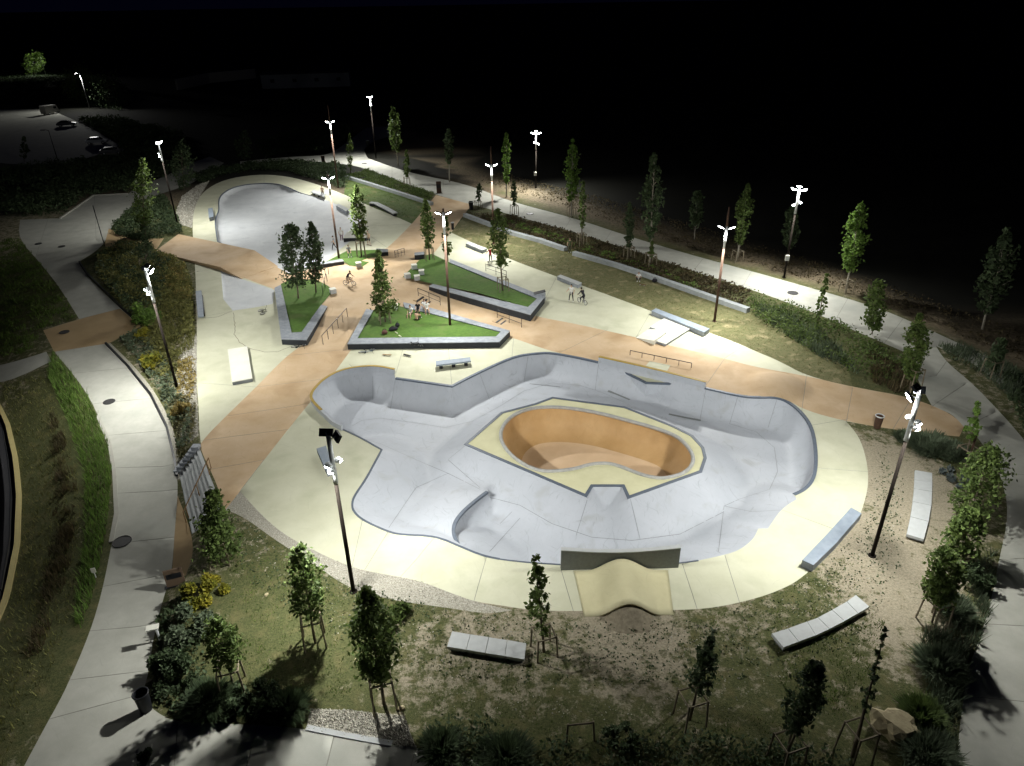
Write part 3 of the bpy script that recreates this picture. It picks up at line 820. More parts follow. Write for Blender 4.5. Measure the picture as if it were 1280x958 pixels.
# pool
def pool_mesh():
    W = kid_w; poly = np.array([tuple(p) for p in W])
    lo, hi = poly.min(0), poly.max(0); st = 0.3
    P = np.array([(x, y) for y in np.arange(lo[1], hi[1], st) for x in np.arange(lo[0], hi[0], st)])
    segs = [(W[i], W[(i + 1) % len(W)]) for i in range(len(W))]
    def md(P):
        d = np.full(len(P), 1e9)
        for a, b in segs: d = np.minimum(d, seg_dist(P, a, b)[0])
        return d
    ring = []
    for a, b in segs:
        e = b - a; nn = Vector((-e.y, e.x)).normalized(); q = (a + b) / 2
        for r in (0.012, 0.05, 0.13, 0.27, 0.47, 0.72, 1.0, 1.40, 1.75):
            ring += [(q + nn * r, r), (q - nn * r, r)]
    RP = np.array([tuple(q) for q, _ in ring]); rr = np.array([r for _, r in ring])
    RP = RP[np.abs(md(RP) - rr) < 0.01]
    P = P[md(P) > 0.2]; P = np.vstack([P, RP]); P = P[in_poly(P, poly)]
    ins = []
    for a, b in segs:
        e = b - a; nn = Vector((-e.y, e.x)).normalized()
        for s_ in (1, -1):
            q = (a + b) / 2 + nn * (1.4 * s_)
            A_ = np.array([tuple(q)])
            if in_poly(A_, poly)[0] and md(A_)[0] > 1.385 and (not ins or (q - ins[-1]).length > .12): ins.append(q)
    V, F, O = cdt([tuple(p) for p in P if md(np.array([p]))[0] < 1.32 or md(np.array([p]))[0] > 1.48], [W, ins])
    X = V[:, :2]; d = md(X)
    x0, x1 = lo[0], hi[0]
    D = 1.9 + 0.5 * (1 - sst((X[:, 0] - x0) / (x1 - x0) * 1.6))
    R = 1.9
    z = -(D - (R - np.sqrt(np.maximum(R * R - np.clip(R - d, 0, R) ** 2, 0))) * D / R)
    z[d < 0.004] = 0
    keep = [f for f, o in zip(F, O) if 0 in o]
    wall = [f for f, o in zip(F, O) if 0 in o and 1 not in o]; flo = [f for f, o in zip(F, O) if 1 in o]
    def mk(name, fl, m, par):
        used = sorted({i for f in fl for i in f}); mp = {v: j for j, v in enumerate(used)}
        return meshobj(name, [(V[i][0], V[i][1], z[i]) for i in used], [tuple(mp[i] for i in f) for f in fl], m, par, True)
    o = mk('kidney_pool', wall, pool, None); o['kind'] = 'structure'
    mk('pool_floor', flo, pool_floor, o)
    mb = MB(); c = [Vector((p.x, p.y, 0.02)) for p in kid_w]
    mb.tube(c + [c[0]], 0.13, 8, False); mb.build('coping', pale_edge, o, True)
    fl = atz(688, 579, -2.3)
    MB().tube([(fl.x, fl.y, -2.42), (fl.x, fl.y, -2.36)], 0.12, 10).build('drain', black, o)
    return o
pool_o = pool_mesh()
# ridge coping in the bowl
rp = densify(smooth_open(rid_w), 0.3, False)
def ridge_z(x, y):
    best = 1e9; h = 0
    for i in range(len(rid_w) - 1):
        d, t = seg_dist(np.array([[x, y]]), rid_w[i], rid_w[i + 1])
        if d[0] < best: best = d[0]; h = -0.5 * (1 - (i + t[0]) / (len(rid_w) - 1))
    return h
sweep('coping', rp, -0.10, 0.10, -0.12, 0.03, steel, bowl, zf=ridge_z)
upper_bowl = bowl_mesh('upper_bowl', UPN, 0.95, grey_light, R=1.3, ss=0.14, step=0.7, bump=(atz(325, 256), 3.2, 0.6)); upper_bowl['kind'] = 'structure'
bw = [G(u, v).xy for u, v, _ in UPN]; sgn = 1 if sum(bw[i].x * bw[(i + 1) % len(bw)].y - bw[(i + 1) % len(bw)].x * bw[i].y for i in range(len(bw))) > 0 else -1
_b = bowl; bowl = upper_bowl; SRC = UPN_SRC; cop(23, 11, o1=0.08); bowl = _b
lower_bay = bowl_mesh('upper_bowl_bay', UPS, 0.4, grey_light, R=1.0, ss=0.16, step=0.7); lower_bay['kind'] = 'structure'

# small cut-in ledge on the far bowl wall
q = [atz(u, v, -0.35).xy for u, v in ((769, 459), (808, 478.5), (858, 480.5), (840, 474), (800, 464))]
hip = MB().prism([tuple(p) for p in q], -2.05, -0.35).build('wall_hip', grey, bowl)
MB().prism([tuple(p) for p in q], -0.349, -0.335).build('hip_ledge', cream, hip)
sweep('coping', [q[0], q[1], q[2]], -0.08, 0.08, -0.45, -0.31, steel, hip, zf=lambda x, y: 0.0)

# ------------------------------------------------------------------ orange roll-over ramp
def ramp():
    zr = 0.42
    A = G(193, 315, 0.02); B = G(223, 293, 0.02); C = atz(318, 313, zr); D = atz(275, 334, zr)
    E = G(347, 333, 0.03); Fp = G(302, 349, 0.03)
    mb = MB()
    def slab(p, q, r, s, n=6):
        g = []
        for i in range(n + 1):
            t = i / n
            a = p.lerp(q, t); b = s.lerp(r, t)
            g.append((a, b))
        return g
    rows = slab(B, C, D, A) [:-1] + slab(C, E, Fp, D)
    vs = []; fs = []
    for a, b in rows: vs += [tuple(a), tuple(b), (a.x, a.y, -1.0), (b.x, b.y, -1.0)]
    for i in range(len(rows) - 1):
        k = 4 * i; l = k + 4
        fs += [(k, k + 1, l + 1, l), (k + 1, k + 3, l + 3, l + 1), (k + 2, k, l, l + 2)]
    fs += [(0, 2, 3, 1)]; k = 4 * (len(rows) - 1); fs += [(k, k + 1, k + 3, k + 2)]
    o = MB().add(vs, fs).build('roll_over_ramp', orange)
    o['kind'] = 'structure'
ramp()

# pour joints and worn seams following the bowl surface
from mathutils.bvhtree import BVHTree
def drape(o):
    me = o.data
    return BVHTree.FromPolygons([v.co.copy() for v in me.vertices], [tuple(p.vertices) for p in me.polygons])
bvh = drape(bowl)
seam_m = mat('bowl_seam', (0.29, 0.305, 0.325), .8, scale=3, var=.3)
def cast(u, v):
    h = bvh.ray_cast(CAM, ray(u, v).normalized())
    return h[0]
def seam(px, wd=.013, name='pour_joint', m=None):
    P_ = []
    for (a, b) in zip(px[:-1], px[1:]):
        k = max(2, int(math.hypot(b[0] - a[0], b[1] - a[1]) / 4))
        for j in range(k + (1 if b is px[-1] else 0)):
            q = cast(a[0] + (b[0] - a[0]) * j / k, a[1] + (b[1] - a[1]) * j / k)
            if q is not None: P_.append(q)
    if len(P_) < 2: return
    vs = []; fs = []
    for i, p in enumerate(P_):
        d = P_[min(i + 1, len(P_) - 1)] - P_[max(i - 1, 0)]; d.z = 0; d.normalize(); nn = Vector((-d.y, d.x, 0)) * wd
        for s_ in (-1, 1):
            q = p + nn * s_; h = bvh.ray_cast(Vector((q.x, q.y, 5)), Vector((0, 0, -1)))[0]
            vs.append((q.x, q.y, (h.z if h is not None else p.z) + .012))
    for i in range(len(P_) - 1): fs.append((2 * i, 2 * i + 1, 2 * i + 3, 2 * i + 2))
    return meshobj(name, vs, fs, m or seam_m, bowl, True)
for px in ([(446, 546), (478, 556), (520, 575), (560, 592), (600, 612)], [(440, 533), (452, 526), (475, 523), (520, 529), (556, 535), (590, 527), (625, 508), (655, 489), (690, 479), (725, 482), (755, 492), (780, 503)],
           [(466, 471), (466, 500)], [(494, 476), (488, 512)], [(600, 468), (612, 500)], [(882, 488), (875, 525)], [(922, 497), (912, 530)], [(748, 456), (744, 488)], [(660, 446), (655, 478)], [(971, 500), (960, 535)],
           [(912, 530), (945, 540), (968, 560), (972, 590), (962, 612), (925, 624), (905, 633)], [(905, 633), (940, 640), (975, 638)], [(905, 633), (898, 690)],
           [(560, 592), (520, 610), (486, 660)], [(612, 622), (650, 632), (690, 655), (740, 672), (790, 676), (850, 668), (905, 640)], [(625, 655), (640, 640)], [(612, 690), (650, 648)], [(735, 622), (720, 670)], [(788, 624), (800, 674)],
           [(582, 557), (560, 575), (600, 610)]):
    seam(px)
seam([(760, 489), (775, 495), (787, 500)], .10, 'worn_edge', darkwall); seam([(836, 518), (855, 522), (876, 526)], .12, 'worn_edge', darkwall)
seam([(662, 480), (700, 484)], .05, 'worn_edge', seam_m)

# a wandering crack over the left deck
for px in ([(292, 391), (294, 404), (293, 418), (300, 428), (312, 436), (330, 440), (348, 440), (362, 434), (372, 430)], [(247, 398), (270, 397), (291, 389)]):
    p = densify([G(u, v).xy for u, v in px], .4, False)
    p = [q + Vector((random.uniform(-.06, .06), random.uniform(-.06, .06))) for q in p]
    sweep('crack_line', p, -.018, .018, .002, .006, MATS['joint_filler'] if False else bark, skate_deck)
# ------------------------------------------------------------------ lamps
AIM = atz(690, 500)
def add_spot(parent, loc, d, watts, size=150, blend=1.0):
    l = bpy.data.lights.new('lamp_light', 'SPOT'); l.energy = watts; l.color = LAMP_COL
    l.spot_size = math.radians(size); l.spot_blend = blend; l.shadow_soft_size = 0.13
    o = bpy.data.objects.new('lamp_light', l); link(o, parent)
    o.location = loc; o.rotation_euler = Vector(d).to_track_quat('-Z', 'Y').to_euler()
    return o

def floodlight(parent, c, d, wid=0.8, dep=0.5, watts=None, size=160):
    """housing box facing direction d with a lit lens under it"""
    d = Vector(d).normalized()
    side = d.cross(Vector((0, 0, 1))).normalized(); up = side.cross(d)
    M = Matrix((side, up, -d)).transposed()
    hb = MB().box(c, (wid, dep, 0.12), M=M).build('floodlight', black, parent)
    MB().box(Vector(c) + d * 0.066, (wid * 0.9, dep * 0.86, 0.014), M=M).build('lens', lens, hb)
    if watts: add_spot(parent, Vector(c) + d * 0.16, d, watts, size)
    return hb

def flood_pole(bu, bv, tv, label, watts=1.0, nflood=2, balls=3, aim=None, back=0.0, tilt=0.55, r=0.105, sp=0.5):
    b = G(bu, bv); h = height_to(b, bu, tv)
    t = empty('floodlight_pole', b, 0, label, 'floodlight pole', 'tall floodlight poles around the skatepark')
    a = ((aim or AIM) - b); a.z = 0; a.normalize()
    zt = h - 2.5
    MB().tube([(0, 0, -0.2), (0, 0, 0.05)], 0.2, 10).build('base_plate', pole_brown, t)
    MB().tube([(0, 0, 0), (0, 0, zt)], [r, r * 0.85], 10).build('shaft', pole_brown, t, True)
    MB().tube([(0, 0, zt), (0, 0, h)], [r * 1.1, r * 1.0], 10).build('pole_top', galv, t, True)
    side = Vector((-a.y, a.x, 0))
    arm = MB()
    for k in range(nflood):
        s = (k - (nflood - 1) / 2)
        mid = nflood == 3 and k == 1
        dd = (a * 0.75 + side * s * 0.8 + Vector((0, 0, -tilt - (.5 if mid else 0)))).normalized()
        c = Vector((0, 0, h + (.3 if mid else 0))) + side * s * sp + a * 0.2
        arm.tube([(0, 0, h - 0.2), c - dd * 0.06], 0.03, 6)
        floodlight(t, c, dd, min(.62, sp * .98), .36, watts=LAMP_W * watts * (1.0 if nflood == 2 else .7), size=138)
    arm.build('bracket', galv, t)
    for k in range(balls):
        an = k * 2.4 + bu
        q = Vector((math.cos(an), math.sin(an), 0))
        if k == 0 and back: q = -a
        c = Vector((0, 0, h - 1.35 - 0.3 * (k % 2))) + q * 0.27
        s = MB(); s.tube([(0, 0, c.z), c], 0.025, 6); s.blob(c, (0.165, 0.165, 0.14), 2)
        sp = s.build('spotlight', galv, t, True)
        MB().tube([c + q * 0.08 + Vector((0, 0, -0.06)), c + q * 0.10 + Vector((0, 0, -0.09))], 0.11, 10).build('lens', lens, sp)
        if k == 0 and back: add_spot(t, c + q * .15 + Vector((0, 0, -.2)), q * .8 + Vector((0, 0, -.8)), LAMP_W * back, 150, .9)
        elif k == 1 and back: add_spot(t, c + q * .15 + Vector((0, 0, -.2)), q * .4 + Vector((0, 0, -1)), LAMP_W * .06, 160, .5)
    return t

def mast(bu, bv, lv, tv, label, watts=1.0, tilt=1.6, ga=None):
    b = G(bu, bv); h = height_to(b, bu, lv); hs = height_to(b, bu, tv) if tv else h + 0.25
    t = empty('lighting_mast', b, 0, label, 'light mast', 'rust coloured lighting masts inside the park')
    MB().tube([(0, 0, 0), (0, 0, 0.04)], 0.2, 10).build('base_plate', corten, t)
    MB().tube([(0, 0, 0), (0, 0, h - 1.9)], [0.12, 0.10], 10).build('shaft', corten, t, True)
    MB().tube([(0, 0, h - 1.9), (0, 0, h + 0.05)], 0.098, 10).build('pole_top', galv, t, True)
    MB().tube([(0, 0, h + 0.05), (0, 0, hs)], [0.095, 0.08], 8).build('spire', corten, t, True)
    v = Vector((b.x, b.y, 0)).normalized(); side = Vector((v.y, -v.x, 0))
    for s in (-1, 1):
        dd = (side * s * 0.5 + Vector((0, 0, -1)) - v * 0.45).normalized()
        br = MB().tube([(0, 0, h - 0.1), Vector((0, 0, h)) + side * s * 0.16], 0.03, 6).build('bracket', black, t)
        floodlight(t, Vector((0, 0, h)) + side * s * 0.42, dd, 0.5, 0.34, watts=LAMP_W * watts * .8, size=156)
    return t

flood_pole(442, 740, 546, 'nearest floodlight pole with two dark panels, its foot hidden by a dense tree', 0.86, 2, 3, aim=atz(640, 560), back=.95, sp=.66)
flood_pole(1090, 695, 494, 'floodlight pole standing on bare soil right of the bowl beside the slab benches', 1.0, 3, 3, aim=atz(800, 540), back=.62)
flood_pole(222, 487, 338, 'floodlight pole rising from the shrub bed between the left path and the deck', 0.62, 3, 2, aim=atz(430, 400), back=1.0)
flood_pole(222, 280, 178, 'floodlight pole by the pale gravel at the far left end of the park', 0.85, 2, 2, aim=atz(340, 290), back=.5)
flood_pole(980, 347, 236, 'floodlight pole on the far side of the upper path beside the lit poplar', 0.85, 3, 2, aim=atz(930, 420), tilt=1.2)
flood_pole(670, 235, 166, 'floodlight pole on the far side of the upper path near its middle', 1.2, 3, 2, aim=atz(660, 330), tilt=1.5)
flood_pole(470, 198, 121, 'most distant floodlight pole, where the upper path bends away', 1.2, 2, 1, aim=atz(470, 240), tilt=1.2)
mast(563, 412, 266, 261, 'rust coloured lamp mast standing on the turf of the planter where people sit', 1.0)
mast(893, 402, 284, 259, 'rust coloured lamp mast with long spire on the dry lawn at right', 1.0)
mast(617, 305, 206, 183, 'rust coloured lamp mast behind the slim tree at the top of the dry lawn', 1.0)
mast(424, 325, 222, 217, 'lamp mast in the small turf planter beside the grey upper bowl', 1.0)
mast(423, 235, 152, 132, 'rust coloured lamp mast with spire on the green lawn beyond the upper bowl', 1.0)

def street_lamp(bu, bv, tu, tv, lit, label, watts=600, armdx=-1.0):
    b = G(bu, bv); h = height_to(b, tu, tv)
    t = empty('street_lamp', b, 0, label, 'street lamp', 'street lamps at the parking area')
    MB().tube([(0, 0, 0), (0, 0, h)], [0.09, 0.06], 8).build('pole', galv if lit else black, t, True)
    MB().tube([(0, 0, h - 0.1), (armdx * 0.6, 0, h + 0.1), (armdx, 0, h + 0.08)], 0.045, 6).build('arm', galv if lit else black, t, True)
    hd = MB().box((armdx * 1.25, 0, h + 0.05), (0.75, 0.32, 0.12)).build('lamp_head', galv if lit else black, t)
    if lit:
        MB().box((armdx * 1.25, 0, h - 0.025), (0.66, 0.28, 0.02)).build('lens', lens, hd)
        add_spot(t, (armdx * 1.25, 0, h - 0.12), (0, -.9, -.5), watts, 165, .6)
    return t
street_lamp(58, 96, 56, 68, True, 'lit street lamp shining on the far left tree', 5500, -1.0)
street_lamp(112, 136, 110, 92, True, 'lit street lamp beside the dark tree at the parking area', 6500, -0.8)
street_lamp(72, 200, 60, 163, False, 'unlit dark lamp post at the near edge of the parking area', 0, -0.9)
_b = G(131, 308)
o = MB().tube([(0, 0, -.1), (0, 0, height_to(_b, 131, 257))], 0.05, 6).build('thin_post', black, loc=_b); tag(o, 'thin dark bare post on the edge of the left path junction', 'post')

# ------------------------------------------------------------------ planters with turf
def planter(outer, inner, z, name_lab, turf_poly, zt):
    t = empty('planter', atz(*outer[0], 0.0), 0, name_lab, 'planter', None)
    off = Vector(t.location)
    ow = [atz(u, v, z) for u, v in outer]; iw = [atz(u, v, z) for u, v in inner]
    for i in range(len(ow) - 1):
        q = [ow[i], ow[i + 1], iw[i + 1], iw[i]]
        c = sum((p.xy for p in q), Vector((0, 0))) / 4
        poly = []
        for p in q:
            d = (c - p.xy); poly.append((p.xy + d.normalized() * 0.008 - off.xy))
        MB().prism([tuple(p) for p in poly], -0.5, z - .063).build('planter_wall', wall_dark, t)
        MB().prism([tuple(p + (p + off.xy - c).normalized() * .009) for p in poly], z - .06, z).build('wall_cap', planterm, t)
    vs = []
    for u, v, zz in turf_poly:
        p = atz(u, v, zt) if zz is None else G(u, v, 0.05)
        vs.append(p - off)
    bm = bmesh.new(); bvs = [bm.verts.new(p) for p in vs]; f = bm.faces.new(bvs)
    bmesh.ops.triangulate(bm, faces=[f]); bm.normal_update()
    if sum(ff.normal.z for ff in bm.faces) < 0: bmesh.ops.reverse_faces(bm, faces=bm.faces)
    me = bpy.data.meshes.new('turf'); bm.to_mesh(me); bm.free(); me.materials.append(turf)
    o = bpy.data.objects.new('turf', me); link(o, t)
    return t
planter([(343, 360), (351.5, 424), (383, 425), (409, 383)], [(351, 356), (364.6, 416), (377, 415), (401.5, 381)], 0.55,
        'V shaped slate walled planter holding turf and two dark trees', [(351, 355, None), (364.6, 417, None), (377, 416, None), (402, 381, None), (417, 364, 1), (410, 358, 1), (395, 350, 1), (365, 350, 1)], 0.46)
planter([(458, 386), (434, 430), (624, 427.5), (637.5, 413.5), (537, 384.5), (504, 378)], [(466.5, 388), (446.5, 422.8), (620, 420.8), (626, 414.6), (535.5, 391), (506, 384.5)], 0.55,
        'long pointed slate walled planter with turf where people sit', [(466.5, 388, None), (446.5, 423, None), (620, 421, None), (626, 414.4, None), (535.5, 391, None), (506, 384.5, None), (490, 381, 1), (474, 383, 1)], 0.45)
planter([(562, 323.5), (681, 371), (663, 393.5), (536, 358)], [(562, 328), (671.5, 373), (660, 384), (541, 355)], 0.68,
        'long slate walled turf planter with white cube seats at its left tip', [(562, 328, None), (671.5, 373, None), (660, 384.5, None), (600, 367, None), (541, 355, None), (503.5, 347, 1), (515, 335, 1), (530, 320, 1), (540, 318, 1)], 0.58)
planter([(398, 331), (430, 326.5)], [(403, 328), (427.5, 324)], 0.85,
        'small turf planter with a dark wall below the mast near the upper bowl', [(404, 329, None), (428, 325.5, None), (436, 332, 1), (452, 334.5, 1), (478, 318, 1), (470, 313, 1), (434, 314, 1)], 0.7)
for (q, lab) in (([(470, 311), (485, 311.5), (485, 315), (470, 315.5)], 'dark slate wall end at the upper right of the small turf planter'),
                 ([(518, 316), (531, 314.5), (531, 318), (518, 319)], 'dark slate wall end at the top left of the long turf planter')):
    w_ = [atz(u, v, 0.8) for u, v in q]
    o = MB().prism([tuple(p.xy) for p in w_], -0.2, 0.74).build('wall_end', wall_dark); tag(o, lab, 'wall')
    MB().prism([tuple(p.xy) for p in w_], .743, .8).build('wall_cap', planterm, o)

# ------------------------------------------------------------------ ledges, pads, benches
def ledge(name, quad, z, label, cat, m=ledge_top, side=None, base=None, foot=False, steel_edge=True):
    w_ = [atz(u, v, z) for u, v in quad]
    c = sum(w_, Vector()) / len(w_); zb = min(Zf(p.x, p.y) for p in w_) - 0.1
    t = empty(name, (c.x, c.y, Zf(c.x, c.y)), 0, label, cat)
    off = Vector(t.location)
    P_ = [tuple(p.xy - off.xy) for p in w_]
    if foot:
        MB().prism(P_, z - 0.14 - off.z, z - off.z).build('seat_slab', m, t)
        for k in (0.14, 0.5, 0.86):
            a = Vector(P_[0]).lerp(Vector(P_[1]), k); b = Vector(P_[3]).lerp(Vector(P_[2]), k)
            q = a.lerp(b, .5); d = (Vector(P_[1]) - Vector(P_[0])).normalized() * 0.14; e = (b - a) * 0.36
            MB().prism([tuple(q - d - e), tuple(q + d - e), tuple(q + d + e), tuple(q - d + e)], zb - off.z, z - 0.142 - off.z).build('foot', black, t)
    else:
        MB().prism(P_, zb - off.z, z - 0.055 - off.z).build('body', side or planterm, t)
        ctr = sum((Vector(p) for p in P_), Vector((0, 0))) / len(P_)
        P2 = [tuple(Vector(p) + (Vector(p) - ctr).normalized() * 0.012) for p in P_]
        MB().prism(P2, z - 0.053 - off.z, z - off.z).build('top_slab', m, t)
    return t
ledge('grind_box', [(260, 260.8), (265.7, 259.8), (267, 270.5), (261, 272.3)], 0.5, 'small blue grey box on the cream deck left of the upper bowl', 'skate ledge')
ledge('bench', [(247.5, 395.6), (254.6, 395), (251.6, 363), (244.5, 364)], 0.45, 'blue grey bench ledge along the left edge of the cream deck', 'bench', foot=True)
ledge('manual_pad', [(284.5, 437), (308.8, 433), (315.3, 473), (290.2, 477.7)], 0.3, 'white flat box standing on the cream deck left of the orange path', 'skate box', m=white_pad)
ledge('bench', [(545, 456.7), (588.5, 451.4), (587.6, 446.6), (544.5, 451.4)], 0.45, 'blue grey bench on dark feet on the cream strip above the bowl', 'bench', foot=True)
ledge('grind_box', [(395.7, 561), (407.4, 557.4), (418.6, 587.7), (408.7, 590.4)], 0.35, 'blue grey ledge on the deck just behind the nearest floodlight pole', 'skate ledge')
ledge('bench', [(389, 240), (405, 246), (407.5, 242.5), (392, 237)], 0.5, 'pale bench on the rim at the top right of the upper bowl', 'bench', m=slabm, foot=True)
ledge('grind_box', [(420, 257), (433, 264.5), (435.5, 261), (423, 254.5)], 0.35, 'low pale block right of the upper bowl below the green lawn', 'skate ledge', m=slabm)
ledge('grind_box', [(582, 304.4), (603, 313), (608.4, 310.5), (587, 302.5)], 0.4, 'grey ledge at the top corner of the pale bank beside the dry lawn', 'skate ledge', m=slabm)
ledge('grind_box', [(696.6, 345.6), (722.4, 356), (727, 353.4), (700.8, 343.5)], 0.4, 'grey ledge on the lawn edge behind the standing skater and cyclist', 'skate ledge', m=slabm)
ledge('grind_box', [(814.5, 388.7), (880, 415.5), (886.7, 411), (820, 385.5)], 0.42, 'long blue grey ledge along the lawn edge above the white pads', 'skate ledge')
ledge('grind_box', [(667, 365.5), (681, 362), (682, 364.5), (669, 368)], 0.95, 'short dark ledge at the right tip of the long turf planter', 'skate ledge', m=black)
ledge('picnic_table', [(429, 297.5), (458, 297), (459, 291.5), (434, 290)], 0.45, 'white topped low table slab beside the tree of the small turf planter', 'table', m=white_pad, side=black)
t = ledge('manual_pad', [(831, 397.5), (863.7, 410), (832.5, 430), (818.7, 426), (833, 415.5), (812.5, 408.7)], 0.22, 'white L shaped flat pad below the long ledge at right', 'skate box', m=white_pad)
# the wedge leaning against it
wq = [(795, 422.5, 0.0), (812.5, 409.8, 0.0), (833, 415, .42), (818, 426, .42)]
ww = [atz(u, v, z) for u, v, z in wq]
o = MB().prism([tuple(p.xy) for p in ww], -0.1, [0.012, 0.012, .42, .42]).build('kicker_wedge', white_pad); tag(o, 'pale kicker wedge rising towards the white L shaped pad', 'skate ramp')
# long curved ledge on the right rim
ledge('grind_box', [(1003, 700), (1017, 706.5), (1046, 678), (1077, 642), (1063.8, 634.6), (1034, 668)], 0.45, 'long blue steel topped ledge on the right edge of the cream deck', 'skate ledge')
# curved bench by the lawn
cw = [G(u, v) for u, v in ((463, 257), (470, 257.5), (477, 261), (484, 264.5), (494.5, 270.5))]
t = empty('bench', cw[2], 0, 'long curved pale bench on the edge of the green lawn', 'bench')
def local_sweep(name, pts, o0, o1, z0, z1, m, t):
    L_ = [p - Vector(t.location) for p in pts]
    return sweep(name, L_, o0, o1, z0, z1, m, t, zf=lambda x, y: 0.0)
local_sweep('seat_slab', densify([p.copy() for p in cw], 0.8, False), -0.35, 0.35, 0.32, 0.46, slabm, t)
local_sweep('plinth', densify([p.copy() for p in cw], 0.8, False), -0.2, 0.2, -0.1, 0.318, black, t)

def slab_bench(top, bot, label, z=0.36):
    """a curved bench of separate slabs; top and bot are the two long edges in the picture"""
    a = [atz(u, v, z) for u, v in top]; b = [atz(u, v, z) for u, v in bot]
    c = (a[len(a) // 2] + b[len(b) // 2]) / 2
    t = empty('slab_bench', (c.x, c.y, 0), 0, label, 'bench', 'curved slab benches around the bowl')
    for i in range(len(a) - 1):
        q = [a[i], a[i + 1], b[i + 1], b[i]]
        k = sum((p.xy for p in q), Vector((0, 0))) / 4
        P_ = [(p.xy + (k - p.xy) * 0.022 - c.xy) for p in q]
        zo = random.uniform(-0.006, 0.006)
        MB().prism([tuple(p) for p in P_], z - 0.16, z + zo).build('slab', slabm, t)
        P3 = [(p.xy + (k - p.xy) * 0.25 - c.xy) for p in q]
        MB().prism([tuple(p) for p in P3], -0.05, z - 0.162).build('footing', planterm, t)
    return t
slab_bench([(565, 789), (588, 793), (611, 796.5), (634, 800), (658, 804)], [(558.4, 808.5), (582.5, 812.5), (606.5, 816.5), (631, 820.5), (655.5, 824.5)], 'straight pale bench of four slabs on the ground in front of the bowl')
slab_bench([(964.5, 792), (985, 785.6), (1009, 777), (1022.5, 772), (1040, 762.4), (1058.5, 752), (1069.7, 743.8)], [(979.4, 809.6), (998.6, 802.4), (1020, 794.4), (1037, 786.4), (1056, 776.6), (1073, 767), (1087, 758.5)], 'curved pale bench of six slabs in the grass at lower right')
slab_bench([(1143.6, 587.7), (1143, 600), (1142.5, 611), (1140.7, 627), (1138, 646), (1133, 668)], [(1165.5, 591.4), (1165.6, 603), (1165.4, 614.5), (1164.5, 632), (1161, 652), (1155, 674.6)], 'curved pale bench of five slabs behind the right floodlight pole')

# long grey seat walls by the lawns
def seat_wall(px, label):
    p = [G(u, v) for u, v in px]
    t = empty('seat_wall', p[0], 0, label, 'low wall', 'low grey walls between lawn and planting')
    pp = densify([q.copy() for q in p], 0.9, False)
    n = max(2, int(len(pp) / 9)); st = len(pp) / n
    for k in range(n):
        part = pp[int(k * st): int((k + 1) * st) + 1]
        if len(part) < 2: continue
        part = [q.copy() for q in part]
        part[-1] = part[-1] + (part[-2] - part[-1]).normalized() * 0.015
        local_sweep('wall_block', part, -0.28, 0.28, -0.2, 0.45, seat_grey, t)
    return t
seat_wall([(433, 223), (480, 237.5), (510, 247), (540, 257)], 'low grey wall between green lawn and hedge, left of the orange crossing')
seat_wall([(581, 271), (640, 293.5), (675, 303), (707, 314)], 'low grey wall along the top of the dry lawn, right of the orange crossing')
seat_wall([(717, 319), (770, 334), (815, 349), (895, 377), (935, 391)], 'long low grey wall with people sitting beside it')

# ------------------------------------------------------------------ rails
def rail(a, b, h, label, posts=5, mid=True, name='handrail', z=None, r=0.03):
    A = G(*a); B = G(*b)
    t = empty(name, A, 0, label, 'rail')
    d = B - A
    MB().tube([(0, 0, h), d + Vector((0, 0, h))], r, 6).build('top_rail', railm, t)
    if mid: MB().tube([(0, 0, h * .45), d + Vector((0, 0, h * .45))], r * .7, 6).build('mid_rail', railm, t)
    for k in range(posts):
        q = d * (k / (posts - 1))
        zz = Zf(A.x + q.x, A.y + q.y) - A.z
        MB().tube([(q.x, q.y, zz - .05), (q.x, q.y, q.z + h - .01)], r * .9, 6).build('post', railm, t)
    return t
rail((404, 431), (434.5, 396), 0.85, 'dark handrail down the orange slope between two planters', 6, False)
rail((523, 370.5), (550.5, 382), 0.85, 'dark double bar railing behind the seated group', 3)
rail((621.6, 398), (652, 409.5), 0.85, 'dark double bar railing at the right tip of the long planter', 3)
rail((607.4, 339), (633, 348), 0.8, 'dark railing on the pale bank beyond the long turf planter', 3)
rail((787.5, 444), (864, 460), 0.42, 'long low flat rail on the orange path above the bowl', 6, False, 'flat_rail')
rail((494, 322), (506, 319), 0.8, 'short dark railing on the steps of the orange crossing path', 4)
rail((399, 350), (411, 343), 0.8, 'bicycle rack hoops beside the dark trees on the plaza', 4, False, 'bike_rack')
rail((404, 368), (409, 352), 0.85, 'bent dark rail on the turf behind the right dark tree', 3, False)
# pale landing under the flat rail
q = [G(u, v) for u, v in ((812, 452), (838, 457), (834, 464), (806, 459))]
o = MB().prism([tuple(p.xy) for p in q], -0.05, 0.018).build('landing_slab', cream); o['kind'] = 'structure'
